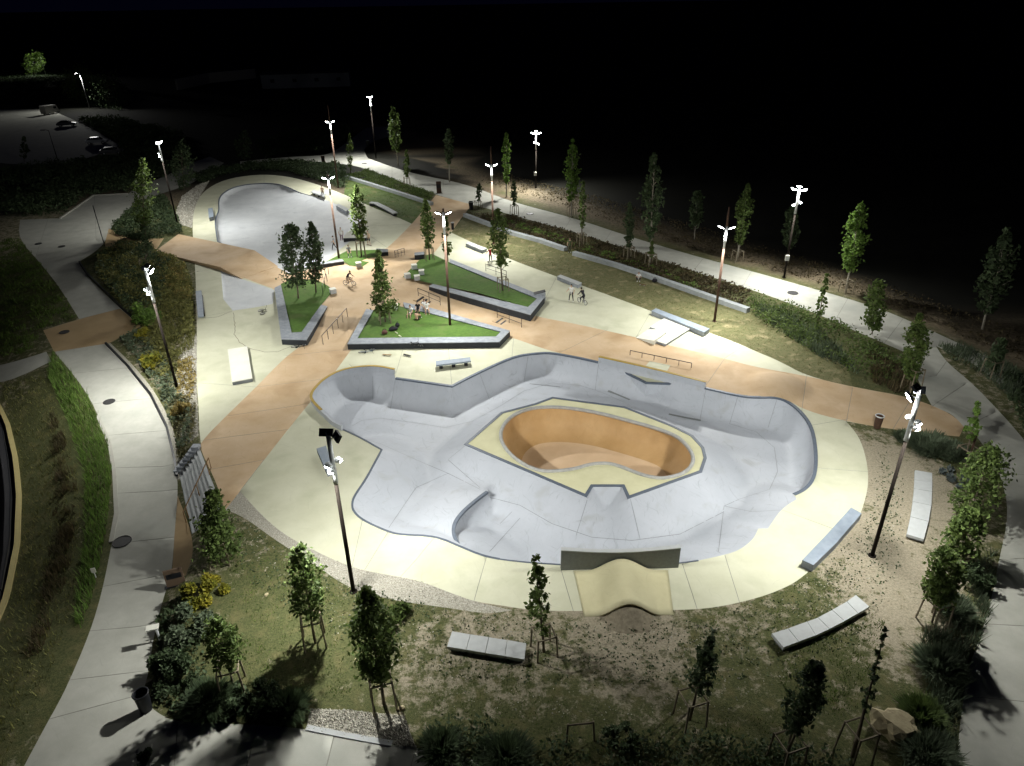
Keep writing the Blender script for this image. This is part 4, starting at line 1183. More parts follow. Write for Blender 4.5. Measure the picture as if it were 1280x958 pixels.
# steps beside the planters: three dark nosings each
for base, lab in (((516, 375.5), 'three low steps beside the far wall of the planter with people'), ((615, 402), 'three low steps at the right tip of the planter')):
    A = G(*base); t = empty('steps', A, 0, lab, 'steps')
    dirp = (G(base[0] + 10, base[1] + 3.6) - A).normalized(); cr = (G(base[0] + 8, base[1] - 5.5) - A)
    for k in range(3):
        p = dirp * (0.55 * k); zz = Zf(A.x + p.x, A.y + p.y) - A.z
        n = Vector((dirp.x, dirp.y)) * .55; e = Vector((cr.x, cr.y)) * (1 - .15 * k)
        P_ = [tuple(p.xy), tuple(p.xy + n), tuple(p.xy + n + e), tuple(p.xy + e)]
        MB().prism(P_, -.6, zz + 0.05 - .03 * k).build('step', orange, t)
        n2 = Vector((dirp.x, dirp.y)) * .07
        q2 = p.xy + n
        MB().prism([tuple(q2 - n2 * 1.5), tuple(q2 + n2), tuple(q2 + n2 + e), tuple(q2 - n2 * 1.5 + e)], -.6, zz + 0.055 - .03 * k).build('nosing', black, t)

# stairs at the left, from the lower path up to the plaza
def stairs():
    T0 = G(250, 562); T1 = G(279, 638); B0 = G(224, 593); B1 = G(240, 668)
    t = empty('staircase', (B0.x, B0.y, 0), 0, 'wide pale concrete stairs from the left path up to the orange plaza', 'stairs')
    n = 7
    off = Vector((B0.x, B0.y, 0))
    zl = -1.05
    for k in range(n):
        a = k / n; b = (k + 1) / n
        q = [B0.lerp(T0, a), B0.lerp(T0, b), B1.lerp(T1, b), B1.lerp(T1, a)]
        P_ = [tuple((p - off).xy) for p in q]
        z = zl + (k + 1) * (1.06 / n)
        MB().prism(P_, -1.6, z).build('step', slabm, t)
        e0 = (q[0] - off).xy; e1 = (q[3] - off).xy; dn = (P_[1][0] - P_[0][0], P_[1][1] - P_[0][1]); dn = Vector(dn).normalized()
        MB().prism([tuple(e0 - dn * .012), tuple(e0 + dn * .055), tuple(e1 + dn * .055), tuple(e1 - dn * .012)], z - .06, z + .006).build('nosing', seat_grey, t)
    for (c0, c1) in ((B0, T0),):
        for k in range(n):
            p = c0.lerp(c1, (k + .5) / n) - off
            MB().box((p.x - 0.25, p.y + 0.28, zl + (k + 1) * .15 - .1), (0.5, 0.45, 0.6)).build('side_block', planterm, t)
    A = (T0.lerp(T1, .45) - off); Bq = (B0.lerp(B1, .72) - off)
    A.z = 0; Bq.z = -1.05
    up = Vector((0, 0, .95))
    h = empty('handrail', off, 0, 'brown tubular handrail across the middle of the left stairs', 'rail')
    br = mat('brown_rail', (0.20, 0.12, 0.05), 0.5)
    d = (A - Bq).normalized()
    MB().tube([Bq - d * .35 + Vector((0, 0, .15)), Bq - d * .35 + up, A + d * .35 + up, A + d * .35 + Vector((0, 0, .2)), A + Vector((0, 0, .2))], 0.035, 6).build('top_rail', br, h)
    for k in (0, .5, 1): MB().tube([Bq.lerp(A, k), Bq.lerp(A, k) + up], .03, 6).build('post', br, h)
stairs()
# dark steel edging along the left path
for px, lab in (([(99, 328), (108, 342), (128, 362), (150, 384), (176, 407)], 'dark steel edging strip along the upper part of the left path'),
                ([(132, 430), (160, 459), (188, 494), (208, 534), (218, 575), (221, 596)], 'dark steel edging strip curving along the right side of the left path')):
    p = densify([G(u, v).xy for u, v in px], 0.7, False)
    o = sweep('steel_edging', p, -0.05, 0.10, -0.3, 0.16, black); tag(o, lab, 'edging', 'dark steel edgings of the left path')
# pale kerbs of left path and road
o = sweep('kerb', densify([G(u, v).xy for u, v in ((122, 520), (137, 555), (143, 590), (145.6, 642), (139, 678))], 0.8, False), -0.12, 0.12, -.2, .05, kerbm); tag(o, 'pale kerb along the grassy left side of the path', 'kerb')
o = sweep('kerb', densify([G(u, v).xy for u, v in ((-20, 489), (0, 506), (12, 531), (21.5, 572), (26.5, 620), (24.5, 680), (10.5, 748), (-4, 782))], 0.8, False), -0.25, 0.05, -.2, .13, mat('yellow_kerb', (.45, .38, .17), .8)); tag(o, 'pale yellow kerb round the outside of the road bend', 'kerb')
o = sweep('guard_rail', densify([G(u, v).xy for u, v in ((-20, 500), (-5, 516), (6, 545), (12, 580), (16, 620), (15, 680), (4, 745))], 0.8, False), -0.04, 0.04, 0.35, .5, black); tag(o, 'dark low guard rail inside the road bend', 'guard rail')
o = sweep('kerb', densify([G(u, v).xy for u, v in ((383, 910), (439, 921), (490, 930))], .8, False), -.12, .12, -.2, .04, slabm); tag(o, 'pale kerb between gravel and the path at the bottom', 'kerb')
o = sweep('kerb', densify([G(u, v).xy for u, v in ((75, 274), (117, 245), (160, 243))], .8, False), -.1, .12, -.2, .16, kerbm); tag(o, 'pale kerb along the dark shrubs at the left junction', 'kerb')

# ------------------------------------------------------------------ the curved wall slab and the roller in front of the bowl
zw = 1.3
A = G(701, 713); B = G(848, 710)
# slight bow towards the bowl
def wall_slab():
    t = empty('wall_ride', (A + B) / 2, 0, 'dark grey upright wall slab on the near rim of the bowl', 'wall')
    off = Vector(t.location); d = (B - A).normalized(); nb = Vector((-d.y, d.x, 0))
    if nb.y < 0: nb = -nb
    n = 10; vs = []; fs = []
    for i in range(n + 1):
        s = i / n; p = A.lerp(B, s) - off; bow = -0.28 * math.sin(math.pi * s)
        top = zw - 0.22 * math.sin(math.pi * s)
        f = p + nb * (0 + bow * 0); g = f + nb * 0.22
        vs += [(f.x, f.y, -0.4), (f.x, f.y, top), (g.x, g.y, top), (g.x, g.y, -1.0)]
    for i in range(n):
        k = 4 * i; l = k + 4
        fs += [(k, l, l + 1, k + 1), (k + 1, l + 1, l + 2, k + 2), (k + 2, l + 2, l + 3, k + 3)]
    fs += [(0, 1, 2, 3), (4 * n + 3, 4 * n + 2, 4 * n + 1, 4 * n)]
    MB().add(vs, fs).build('panel', darkwall, t)
    vs = []; fs = []
    for i in range(n + 1):
        s = i / n; p = A.lerp(B, s) - off; top = zw - 0.22 * math.sin(math.pi * s)
        f = p - nb * .02; g = p + nb * .24
        vs += [(f.x, f.y, top + .003), (g.x, g.y, top + .003), (g.x, g.y, top + .06), (f.x, f.y, top + .06)]
    for i in range(n):
        a = i * 4; b = a + 4
        for j in range(4): fs.append((a + j, b + j, b + (j + 1) % 4, a + (j + 1) % 4))
    fs += [(3, 2, 1, 0), tuple(4 * n + j for j in range(4))]
    MB().add(vs, fs).build('coping', slabm, t)
wall_slab()
def roller():
    a = G(717, 714); b = G(835, 713); c = G(842, 769); d_ = G(730, 771)
    t = empty('roller_hump', (a + b + c + d_) / 4, 0, 'warm cream concrete hump between the wall slab and the soil', 'skate ramp')
    off = Vector(t.location)
    nu, nv = 28, 8
    vs = []; fs = []
    for j in range(nv + 1):
        for i in range(nu + 1):
            u = i / nu; v = j / nv
            p = a.lerp(b, u).lerp(d_.lerp(c, u), v) - off
            hgt = 0.78 * math.sin(math.pi * np.clip((u - .12) / .76, 0, 1)) ** 2
            vs.append((p.x, p.y, 0.02 + hgt))
    n1 = len(vs)
    vs += [(x, y, z - 0.10) for x, y, z in vs]
    W_ = nu + 1
    for j in range(nv):
        for i in range(nu):
            k = j * W_ + i
            fs += [(k + W_, k + W_ + 1, k + 1, k), (n1 + k, n1 + k + 1, n1 + k + W_ + 1, n1 + k + W_)]
    for i in range(nu):
        k = nv * W_ + i; fs.append((k + 1, k, n1 + k, n1 + k + 1)); fs.append((i, i + 1, n1 + i + 1, n1 + i))
    for j in range(nv):
        k = j * W_; fs.append((k, k + W_, n1 + k + W_, n1 + k)); k += nu; fs.append((k + W_, k, n1 + k, n1 + k + W_))
    o = MB().add(vs, fs).build('hump', cream_warm, t, True)
    # the soil banked up under the front arch
    vs = []; fs = []
    for i in range(nu + 1):
        u = i / nu; z = 0.02 + 0.78 * math.sin(math.pi * np.clip((u - .12) / .76, 0, 1)) ** 2 - 0.16
        for vv, zz in ((.90, z), (1.0, z), (1.10, z * .62), (1.24, z * .2), (1.4, -.05)):
            p = a.lerp(b, u).lerp(d_.lerp(c, u), vv) - off
            vs.append((p.x, p.y, max(zz, -.06) + random.uniform(-.015, .015)))
    for i in range(nu):
        for k in range(4):
            q = i * 5 + k; fs.append((q, q + 1, q + 6, q + 5))
    o2 = MB().add(vs, fs).build('soil_mound', mat('bare_soil', (.30, .26, .185), .95, scale=6, var=.4, bump=.5), t, True)
roller()
# ------------------------------------------------------------------ plants
def leaf_quads(C, size, up=0.35, seed=0):
    """C (n,3) leaf centres; returns (n,4,3) little leaf quads of random direction"""
    r = np.random.default_rng(seed); n = len(C)
    nrm = r.normal(size=(n, 3)); nrm[:, 2] += up * 2
    nrm /= np.linalg.norm(nrm, axis=1)[:, None]
    t = np.cross(nrm, r.normal(size=(n, 3))); t /= np.linalg.norm(t, axis=1)[:, None]
    b = np.cross(nrm, t)
    s = size * r.uniform(0.6, 1.35, (n, 1))
    L_ = t * s; W_ = b * s * 0.55
    return np.stack([C - L_, C - W_ * 1.0 - L_ * .1, C + L_, C + W_ * 1.0 - L_ * .1], 1)

def crown_points(h, w, kind, start, n, seed):
    r = np.random.default_rng(seed)
    nc = {'column': 130, 'oval': 120, 'bushy': 130, 'sparse': 60, 'cone': 120}[kind]
    t = r.uniform(0, 1, nc)
    if kind == 'column': prof = np.sin(np.pi * np.clip(t * .93 + .07, 0, 1)) ** .6 * np.where(t > .55, 1.1 - .45 * (t - .55) / .45, .9)
    elif kind == 'oval': prof = np.sqrt(np.clip(1 - (2 * t - .9) ** 2 / 1.25, .04, 1))
    elif kind == 'bushy': prof = np.clip(1.15 - 1.0 * t, .1, 1) * np.clip(t * 6 + .55, 0, 1)
    elif kind == 'sparse': prof = np.clip(1.1 - .95 * t, .12, 1) * np.clip(t * 3 + .35, 0, 1)
    else: prof = np.clip(1.05 - .95 * t, .08, 1) * np.clip(t * 5 + .45, 0, 1)
    a = r.uniform(0, 2 * np.pi, nc); rad = w / 2 * prof * np.sqrt(r.uniform(.08, 1, nc)) * r.uniform(.75, 1.12, nc)
    z = h * (start + (1 - start) * t)
    cc = np.stack([rad * np.cos(a), rad * np.sin(a), z], 1)
    cs = w * r.uniform(.07, .20, nc) * (1.0 if kind != 'sparse' else .8) * np.clip(prof * 1.3, .45, 1)
    k = r.integers(0, nc, n)
    d = r.normal(size=(n, 3)) * .62
    P = cc[k] + d * cs[k][:, None] * np.array([1, 1, 1.25])
    P[:, 2] = np.maximum(P[:, 2], h * start * .6)
    return P, cc

def stake_frame(loc, hs, label, n=4, s=0.42, rz=0.3, m=None):
    t = empty('tree_stakes', loc, rz, label, 'tree stakes', 'wooden stake frames round young trees')
    m = m or woodm
    cs = [(-s, -s), (s, -s), (s, s), (-s, s)][:n]
    for x, y in cs:
        MB().tube([(x * 1.15, y * 1.15, -.1), (x, y, hs)], 0.045, 6).build('post', m, t)
    for i in range(n):
        a = cs[i]; b = cs[(i + 1) % n]
        MB().tube([(a[0], a[1], hs - .08), (b[0], b[1], hs - .08)], 0.04, 5).build('crossbar', m, t)
    return t

SEED = [100]
def tree(bu, bv, tv, wpx, kind, m, label, tu=None, start=0.3, n=None, leaf=None, stakes=None, group=None, name='young_tree', trunk=None, rzs=0.3, tm=None):
    SEED[0] += 1; sd = SEED[0]; r = random.Random(sd)
    b = G(bu, bv); h = height_to(b, tu or bu, tv); w = wpx / pxm(b) * (.72 if name == 'poplar_tree' else .88)
    if name == 'poplar_tree': tm = bark_pale
    t = empty(name, b, 0, label, 'tree', group)
    lean = 0.0
    if tu is not None:
        u0 = project((b.x, b.y, b.z + h))[0]; lean = (tu - u0) / pxm(Vector((b.x, b.y, b.z + h)))
    tr = trunk or max(0.045, 0.012 * h)
    leaf = leaf or max(0.085, min(0.30, 1.9 / pxm(b)))
    n = n or int(min(6500, max(350, 3.6 * w * h * (1 - start) / (leaf * leaf) * .42)))
    P, cc = crown_points(h, w, kind, start, n, sd)
    P[:, 0] += lean * P[:, 2] / h; cc[:, 0] += lean * cc[:, 2] / h
    mb = MB()
    pts = []; k = 6
    for i in range(k + 1):
        z = h * .93 * i / k
        pts.append((lean * z / h + r.uniform(-.05, .05) * w * .4 * (i > 0), r.uniform(-.05, .05) * w * .4 * (i > 0), z - (.1 if i == 0 else 0)))
    mb.tube(pts, [tr * (1 - .85 * i / k) for i in range(k + 1)], 7)
    for i in range(0, len(cc), 5):
        z0 = max(h * start * .75, cc[i][2] - w * .35); f = z0 / (h * .93) * k; j = min(k - 1, int(f))
        p0 = Vector(pts[j]).lerp(Vector(pts[j + 1]), f - j); p1 = Vector(cc[i])
        md = p0.lerp(p1, .55) + Vector((0, 0, -.05 * w))
        mb.tube([p0, md, p1], [tr * .35, tr * .22, tr * .08], 4, False)
    mb.build('trunk', tm or bark, t, True)
    quadmesh('crown', leaf_quads(P, leaf, .35, sd), m, t)
    if stakes:
        stake_frame(b, stakes, ' '.join(('stakes of the ' + label).split()[:16]), rz=rzs)
    return t

T = tree
# in front of the bowl, near to the camera
T(276, 703, 616, 62, 'bushy', leaf_mid, 'bushy feathery green tree beside the left stairs', 264, .12, 3600, .105, 1.5)
T(394, 803, 684, 44, 'oval', leaf_mid, 'dark oval young tree on the grass left of the nearest floodlight pole', 374, .30, 2000, .10, 1.6)
T(480, 880, 738, 64, 'column', leaf_mid, 'tall dense tree hiding the foot of the nearest floodlight pole', 456, .24, 3900, .105, 1.7)
T(680, 815, 696, 46, 'sparse', leaf_mid, 'slim open leaved young tree beside the four slab bench', 670, .22, 850, .11, 1.3)
T(862, 900, 790, 46, 'sparse', leaf_dark, 'dark sparse tree in the shade below the roller hump', 890, .28, 800, .11, 1.5)
T(980, 958, 832, 46, 'oval', leaf_dark, 'dark tree near the bottom edge left of the boulder', 1020, .42, 1500, .105, 1.6)
T(1066, 945, 785, 20, 'sparse', leaf_dark, 'thin almost bare sapling near the boulder', 1107, .35, 220, .10, 1.7)
T(292, 860, 776, 44, 'oval', leaf_mid, 'small bright leaved tree at the edge of the lower left shrubs', 272, .35, 1500, .10, 1.4)
T(1206, 662, 560, 58, 'oval', leaf_mid, 'broad green tree beside the right path, topmost of its row', 1241, .2, 2400, .115, 1.2)
T(1192, 712, 640, 46, 'oval', leaf_mid, 'green tree second from the top in the row beside the right path', 1216, .25, 1700, .115, 1.1)
T(1165, 778, 690, 52, 'oval', leaf_mid, 'dark green tree lowest in the row beside the right path', 1186, .35, 1900, .115, 1.4)
T(1206, 577, 503, 20, 'sparse', leaf_bright, 'yellow green sapling beside the rust coloured sign post', 1223, .4, 420, .14, 1.1)
T(1137, 490, 394, 30, 'column', leaf_mid, 'columnar tree standing at the upper edge of the orange path end', 1149, .18, 2200, .15, 2.0)
T(1090, 418, 352, 28, 'oval', leaf_mid, 'rounded tree between hedge and upper path at right', 1098, .15, 1500, .15, None)
T(1021, 408, 342, 16, 'sparse', leaf_mid, 'thin sapling between hedge and upper path, left of the rounded tree', 1034, .15, 350, .17)
T(1237, 470, 425, 22, 'oval', leaf_dark, 'dark small tree in the shrubs at the right edge', 1253, .25, 700, .17, 1.4)
# beyond the upper path; leaf tone picked by how lit each tree is
PG = 'poplars beyond the upper path'
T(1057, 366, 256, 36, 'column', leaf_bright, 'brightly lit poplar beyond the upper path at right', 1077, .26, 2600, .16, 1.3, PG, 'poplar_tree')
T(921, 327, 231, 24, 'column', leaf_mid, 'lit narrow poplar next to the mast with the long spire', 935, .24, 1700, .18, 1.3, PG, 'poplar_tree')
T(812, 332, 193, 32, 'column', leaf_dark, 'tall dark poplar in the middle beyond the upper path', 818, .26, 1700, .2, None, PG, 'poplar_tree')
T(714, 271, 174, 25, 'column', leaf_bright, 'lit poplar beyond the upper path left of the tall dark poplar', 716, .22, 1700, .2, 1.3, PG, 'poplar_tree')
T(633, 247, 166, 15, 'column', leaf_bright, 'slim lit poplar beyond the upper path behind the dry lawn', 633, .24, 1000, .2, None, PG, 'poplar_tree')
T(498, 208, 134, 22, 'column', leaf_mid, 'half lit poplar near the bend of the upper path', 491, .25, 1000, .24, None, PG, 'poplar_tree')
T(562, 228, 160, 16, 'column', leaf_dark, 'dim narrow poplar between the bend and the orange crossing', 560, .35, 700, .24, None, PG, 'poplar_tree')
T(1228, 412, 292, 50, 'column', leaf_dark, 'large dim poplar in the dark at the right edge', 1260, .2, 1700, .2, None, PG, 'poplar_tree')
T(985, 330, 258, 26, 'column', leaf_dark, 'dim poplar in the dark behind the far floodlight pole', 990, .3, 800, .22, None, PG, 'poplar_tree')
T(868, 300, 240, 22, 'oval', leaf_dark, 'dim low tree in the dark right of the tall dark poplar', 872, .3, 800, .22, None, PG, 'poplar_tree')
# in the strip between seat wall and path
SG = 'saplings in the hedge strip along the upper path'
T(786, 325, 254, 14, 'column', leaf_dark, 'dark thin columnar tree left of the tall dark poplar at the path', 787, .2, 700, .18, 1.6, SG)
T(727, 308, 228, 11, 'column', leaf_mid, 'thin tree with staked base in the hedge below the lit poplar', 729, .3, 450, .18, 1.6, SG)
T(813, 334, 302, 10, 'sparse', leaf_mid, 'tiny sapling staked in the hedge under the tall dark poplar', 815, .4, 160, .18, 1.6, SG)
T(643, 269, 225, 9, 'column', leaf_dark, 'tiny dark sapling with stakes at the path above the dry lawn', 642, .3, 260, .2, 1.4, SG)
T(509, 232, 188, 14, 'sparse', leaf_mid, 'small dark tree with stakes in the hedge at the far path', 508, .25, 400, .2, 1.3, SG)
T(598, 262, 230, 9, 'column', leaf_dark, 'tiny dark sapling beside the bins at the orange crossing', 599, .3, 200, .2, 1.2, SG)
T(438, 217, 168, 9, 'column', leaf_mid, 'slim dark sapling at the far end of the green lawn', 437, .1, 400, .2, None, SG)
# trees standing in the planters
T(373, 374, 282, 37, 'oval', leaf_dark, 'broad dark green tree, left one of the pair in the V shaped planter', 361, .2, 2600, .16, name='plaza_tree')
T(395, 366, 279, 26, 'column', leaf_dark, 'narrow dark green tree, right one of the pair in the V shaped planter', 389, .16, 2000, .16, name='plaza_tree')
T(452, 322, 233, 23, 'column', leaf_mid, 'pale lit columnar tree in the small turf planter', 445, .25, 1700, .17, 1.9, name='plaza_tree')
T(482, 408, 314, 36, 'cone', leaf_mid, 'leafy green tree at the left end of the long pointed planter', 473, .2, 2200, .16, 1.7, name='plaza_tree')
T(537, 327, 250, 20, 'column', leaf_mid, 'narrow tree at the far left tip of the long turf planter', 532, .24, 1300, .17, 1.7, name='plaza_tree')
T(560, 329, 272, 18, 'sparse', leaf_mid, 'small tree half hidden behind the central lamp mast', 557, .2, 600, .17, name='plaza_tree')
T(629, 370, 262, 29, 'column', leaf_mid, 'light trunked tree at the right part of the long turf planter', 622, .36, 1300, .16, 1.9, name='plaza_tree')
# left side and far left
T(180, 292, 200, 30, 'column', leaf_mid, 'columnar tree in the shrubs left of the far left floodlight pole', 178, .05, 1700, .18)
T(230, 238, 178, 32, 'column', leaf_dark, 'dark tree behind the far left floodlight pole', 226, .05, 1200, .2)
T(182, 335, 283, 26, 'sparse', leaf_dark, 'small dark tree between the left path and the orange ramp', 182, .15, 600, .17, 1.0)
T(305, 200, 165, 22, 'oval', leaf_dark, 'dim tree behind the upper bowl', 304, .1, 600, .24)
T(41, 98, 68, 27, 'oval', leaf_bright, 'round tree lit by the most distant street lamp', 44, .25, 1300, .3, name='far_tree')  # far trees: leaf tone also follows the lamplight on them
T(97, 130, 84, 44, 'oval', leaf_mid, 'half lit round tree beside the second street lamp', 96, .2, 1300, .3, name='far_tree')
T(137, 134, 95, 46, 'oval', leaf_dark, 'dark tree right of the second street lamp', 133, .2, 900, .32, name='far_tree')
T(30, 203, 172, 16, 'sparse', leaf_dark, 'small dark tree at the near edge of the parking area', 30, .2, 300, .25, name='far_tree')
# empty stakes
stake_frame(G(722, 912), 1.1, 'pale empty stake frame in the dark grass below the slim tree', 2, .5, .1)

# ------------------------------------------------------------------ shrubs
def shrub(u, v, wpx, hpx, kind, m, label, group=None, n=None, cat='shrub', name='shrub', sy=None):
    SEED[0] += 1; r = np.random.default_rng(SEED[0])
    b = G(u, v); s = pxm(b); w = wpx / s; h = hpx / s * (.5 if wpx > 40 else .8)
    leaf = max(.09, min(.22, 2.0 / s))
    n = n or int(min(2600, max(260, w * w / (leaf * leaf) * 5)))
    if kind == 'leafy':
        nc = max(5, int(w * 5)); a = r.uniform(0, 2 * np.pi, nc); q = np.sqrt(r.uniform(0, 1, nc)) * w * .42
        cc = np.stack([q * np.cos(a), q * np.sin(a) * (sy or 1), h * r.uniform(.25, .85, nc) * (1 - .45 * (q / (w * .5)) ** 2)], 1)
        k = r.integers(0, nc, n); d = r.normal(size=(n, 3)); d /= np.linalg.norm(d, axis=1)[:, None]
        P = cc[k] + d * (r.uniform(.3, 1, n) * min(w, h * 1.4) * .24)[:, None]
        P[:, 2] = np.maximum(P[:, 2], 0.03)
        V = leaf_quads(P, leaf, .4, SEED[0])
    else:      # long arched blades
        a = r.uniform(0, 2 * np.pi, n); q = np.sqrt(r.uniform(0, 1, n)) * w * .22
        root = np.stack([q * np.cos(a), q * np.sin(a), np.zeros(n)], 1)
        out = np.stack([np.cos(a + r.normal(0, .5, n)), np.sin(a + r.normal(0, .5, n)), np.zeros(n)], 1)
        ln = r.uniform(.6, 1.05, n); sp = r.uniform(.15, 1, n)
        tip = root + out * (w * .36 * sp)[:, None]; tip[:, 2] = h * ln * (1 - .45 * sp ** 2)
        mid = root * .5 + tip * .5; mid[:, 2] = tip[:, 2] * .72
        wd = np.cross(out, [0, 0, 1]) * (leaf * .28)
        V = np.concatenate([np.stack([root - wd, root + wd, mid + wd, mid - wd], 1), np.stack([mid - wd, mid + wd, tip + wd * .15, tip - wd * .15], 1)])
    o = quadmesh(name, V, m, None, b)
    return tag(o, label, cat, group)

def bed(name, px, m, dens, h, leaf, seed, kind='leafy', clump=0.8, label=None, cat=None, hvar=.6, uni=False):
    """a mass of plants nobody could count: one object of many leaves or blades over an area"""
    r = np.random.default_rng(seed)
    poly = np.array([tuple(G(u, v).xy) for u, v in px]); lo, hi = poly.min(0), poly.max(0)
    area = 0.5 * abs(np.dot(poly[:, 0], np.roll(poly[:, 1], -1)) - np.dot(poly[:, 1], np.roll(poly[:, 0], -1)))
    nc = max(8, int(area / (clump * clump) * 2.6))
    C = r.uniform(lo, hi, (nc * 6, 2)); C = C[in_poly(C, poly)][:nc]
    ch = h * r.uniform(1 - hvar, 1.0, len(C)); n = int(area * dens)
    k = r.integers(0, len(C), n)
    q = r.normal(size=(n, 2)) * clump * .38
    X = C[k] + q; rad = np.linalg.norm(q, axis=1) / clump
    if uni:
        X = r.uniform(lo, hi, (n, 2)); rad = np.abs(np.sin(X[:, 0] * 2.1 + 1.7 * np.sin(X[:, 1] * 1.3)) * np.cos(X[:, 1] * 1.9)) * .7
    ok = in_poly(X, poly); X = X[ok]; rad = rad[ok]; k = k[ok]; n = len(X)
    z0 = Z(X[:, 0], X[:, 1])
    top = ch[k] * np.clip(1.05 - rad ** 2 * .9, .25, 1.1)
    if kind == 'leafy':
        P = np.stack([X[:, 0], X[:, 1], z0 + top * r.uniform(.1, 1, n) ** .55], 1)
        V = leaf_quads(P, leaf, .4, seed)
    else:
        a = r.uniform(0, 2 * np.pi, n); L_ = top * r.uniform(.6, 1.1, n)
        root = np.stack([X[:, 0], X[:, 1], z0 - .02], 1)
        out = np.stack([np.cos(a), np.sin(a), np.zeros(n)], 1)
        tip = root + out * (L_ * r.uniform(.15, .6, n))[:, None]; tip[:, 2] += L_ * .9
        wd = np.cross(out, [0, 0, 1]) * leaf * .4
        V = np.stack([root - wd, root + wd, tip + wd * .2, tip - wd * .2], 1)
    o = quadmesh(name, V, m)
    o['kind'] = 'stuff'
    if label: o['label'] = label
    if cat: o['category'] = cat
    return o

# hedge strips and ground cover
bed('hedge_plants', [(433, 220), (460, 213), (500, 228), (545, 243), (538, 254), (480, 235)], leaf_mid, 90, .55, .11, 1, label='low green planting strip behind the green lawn wall')
bed('hedge_plants', [(581, 267), (640, 270), (722, 293), (780, 311), (830, 328), (900, 351), (940, 364), (940, 388), (895, 373), (815, 345), (717, 315), (640, 290)], brownm, 60, .5, .13, 2, label='brown planting strip between low wall and upper path')
bed('hedge_plants', [(590, 268), (640, 284), (710, 308), (815, 342), (880, 366), (876, 360), (815, 335), (712, 300), (640, 276)], leaf_bright, 50, .45, .11, 3, label='green leaves along the low wall of the dry lawn')
bed('tall_shrubs', [(935, 372), (985, 384), (1040, 402), (1095, 430), (1125, 452), (1130, 480), (1085, 478), (1020, 450), (960, 412), (930, 388)], leaf_mid, 48, 1.2, .12, 4, clump=1.5, label='dark bushy planting right of the dry lawn')
bed('tall_shrubs', [(940, 378), (985, 392), (1030, 418), (1060, 445), (1075, 470), (1030, 450), (970, 412), (945, 392)], leaf_grey, 75, 1.0, .10, 5, 'blade', 1.4, label='green grassy planting right of the dry lawn')
bed('tall_shrubs', [(1085, 440), (1130, 460), (1140, 490), (1120, 492), (1090, 478)], brownm, 80, 1.1, .12, 6, 'blade', 1.0, label='brown grassy planting above the orange path end')
bed('tall_shrubs', [(1172, 432), (1215, 436), (1250, 450), (1280, 470), (1300, 510), (1262, 500), (1230, 470), (1190, 450)], leaf_grey, 80, .8, .13, 7, 'blade', 1.0, label='grey green grasses between two arms of the right path')
bed('tall_shrubs', [(1252, 470), (1300, 470), (1320, 560), (1280, 540), (1258, 500)], leaf_dark, 70, .8, .14, 8, label='dark shrubs at the right edge between the paths')
bed('planting_bed', [(124, 320), (150, 304), (185, 310), (232, 330), (242, 360), (244, 420), (225, 450), (205, 480), (185, 455), (178, 412), (150, 380), (120, 345)], leaf_olive, 70, .9, .13, 9, clump=1.3, label='dark shrub bed between left path and deck')
bed('planting_bed', [(120, 322), (150, 304), (185, 310), (215, 330), (200, 400), (178, 412), (150, 380), (120, 345)], leaf_dark, 55, 1.0, .13, 64, clump=1.3, label='dark green shrubs along the upper left path edging')
bed('planting_bed', [(170, 340), (240, 350), (244, 430), (222, 470), (190, 440)], leaf_olive, 60, .9, .10, 65, 'blade', 1.0, label='olive grasses between the left floodlight pole and the deck')
bed('planting_bed', [(200, 318), (232, 332), (242, 380), (215, 372), (195, 345)], leaf_gold, 60, .7, .12, 10, label='golden shrubs beside the orange ramp')
bed('planting_bed', [(140, 285), (172, 255), (205, 245), (222, 270), (230, 292), (200, 300), (165, 302), (140, 292)], leaf_dark, 80, .9, .14, 11, clump=1.2, label='dark shrubs between left junction and upper bowl')
bed('planting_bed', [(150, 425), (170, 415), (200, 440), (222, 480), (240, 520), (243, 548), (226, 582), (218, 545), (198, 490), (172, 455)], leaf_grey, 75, .75, .12, 12, clump=.9, label='grey green planting beside the left path edging')
bed('planting_bed', [(222, 452), (244, 450), (246, 480), (240, 500), (222, 500)], leaf_gold, 90, .55, .11, 13, label='golden dry planting beside the pale gravel')
bed('planting_bed', [(216, 500), (244, 500), (247, 548), (236, 572), (224, 585), (218, 545)], leafmat('leaf_olive_brown', (.19, .17, .08), (.10, .10, .045)), 90, .6, .11, 14, label='olive brown shrubs above the left stairs')
bed('dark_scrub', [(0, 215), (60, 205), (140, 198), (200, 200), (232, 212), (205, 222), (172, 230), (160, 242), (118, 244), (75, 272), (30, 272), (0, 270)], leaf_dark, 26, 1.3, .2, 15, clump=2.2, label='dark scrub below the parking area')
bed('dark_scrub', [(236, 222), (262, 212), (320, 205), (368, 203), (430, 207), (440, 225), (430, 238), (395, 226), (358, 215), (320, 213), (280, 219), (252, 232)], leaf_dark, 50, 1.0, .17, 16, clump=1.5, label='dark hedge behind the upper bowl')
bed('dark_scrub', [(320, 182), (370, 165), (420, 160), (452, 158), (432, 176), (410, 190), (366, 193), (330, 198)], leaf_dark, 30, 1.3, .2, 17, clump=2, label='dark scrub beyond the upper bowl at the path bend')
bed('grass_bank', [(66, 442), (85, 462), (109, 494), (136, 555), (140, 592), (137, 642), (130, 680), (118, 738), (100, 790), (92, 780), (100, 720), (108, 660), (106, 590), (82, 520), (60, 470)], leaf_bright, 1000, .8, .06, 18, 'blade', .7, uni=True, label='bright tall grass along the left side of the path', hvar=.5)
bed('grass_bank', [(0, 480), (58, 470), (78, 525), (98, 590), (102, 660), (94, 740), (60, 860), (0, 960), (-30, 900), (14, 750), (28, 680), (30, 620), (24, 570), (12, 530)], leaf_olive, 190, .36, .06, 19, 'blade', .8, uni=True, label='grass bank between road bend and path')
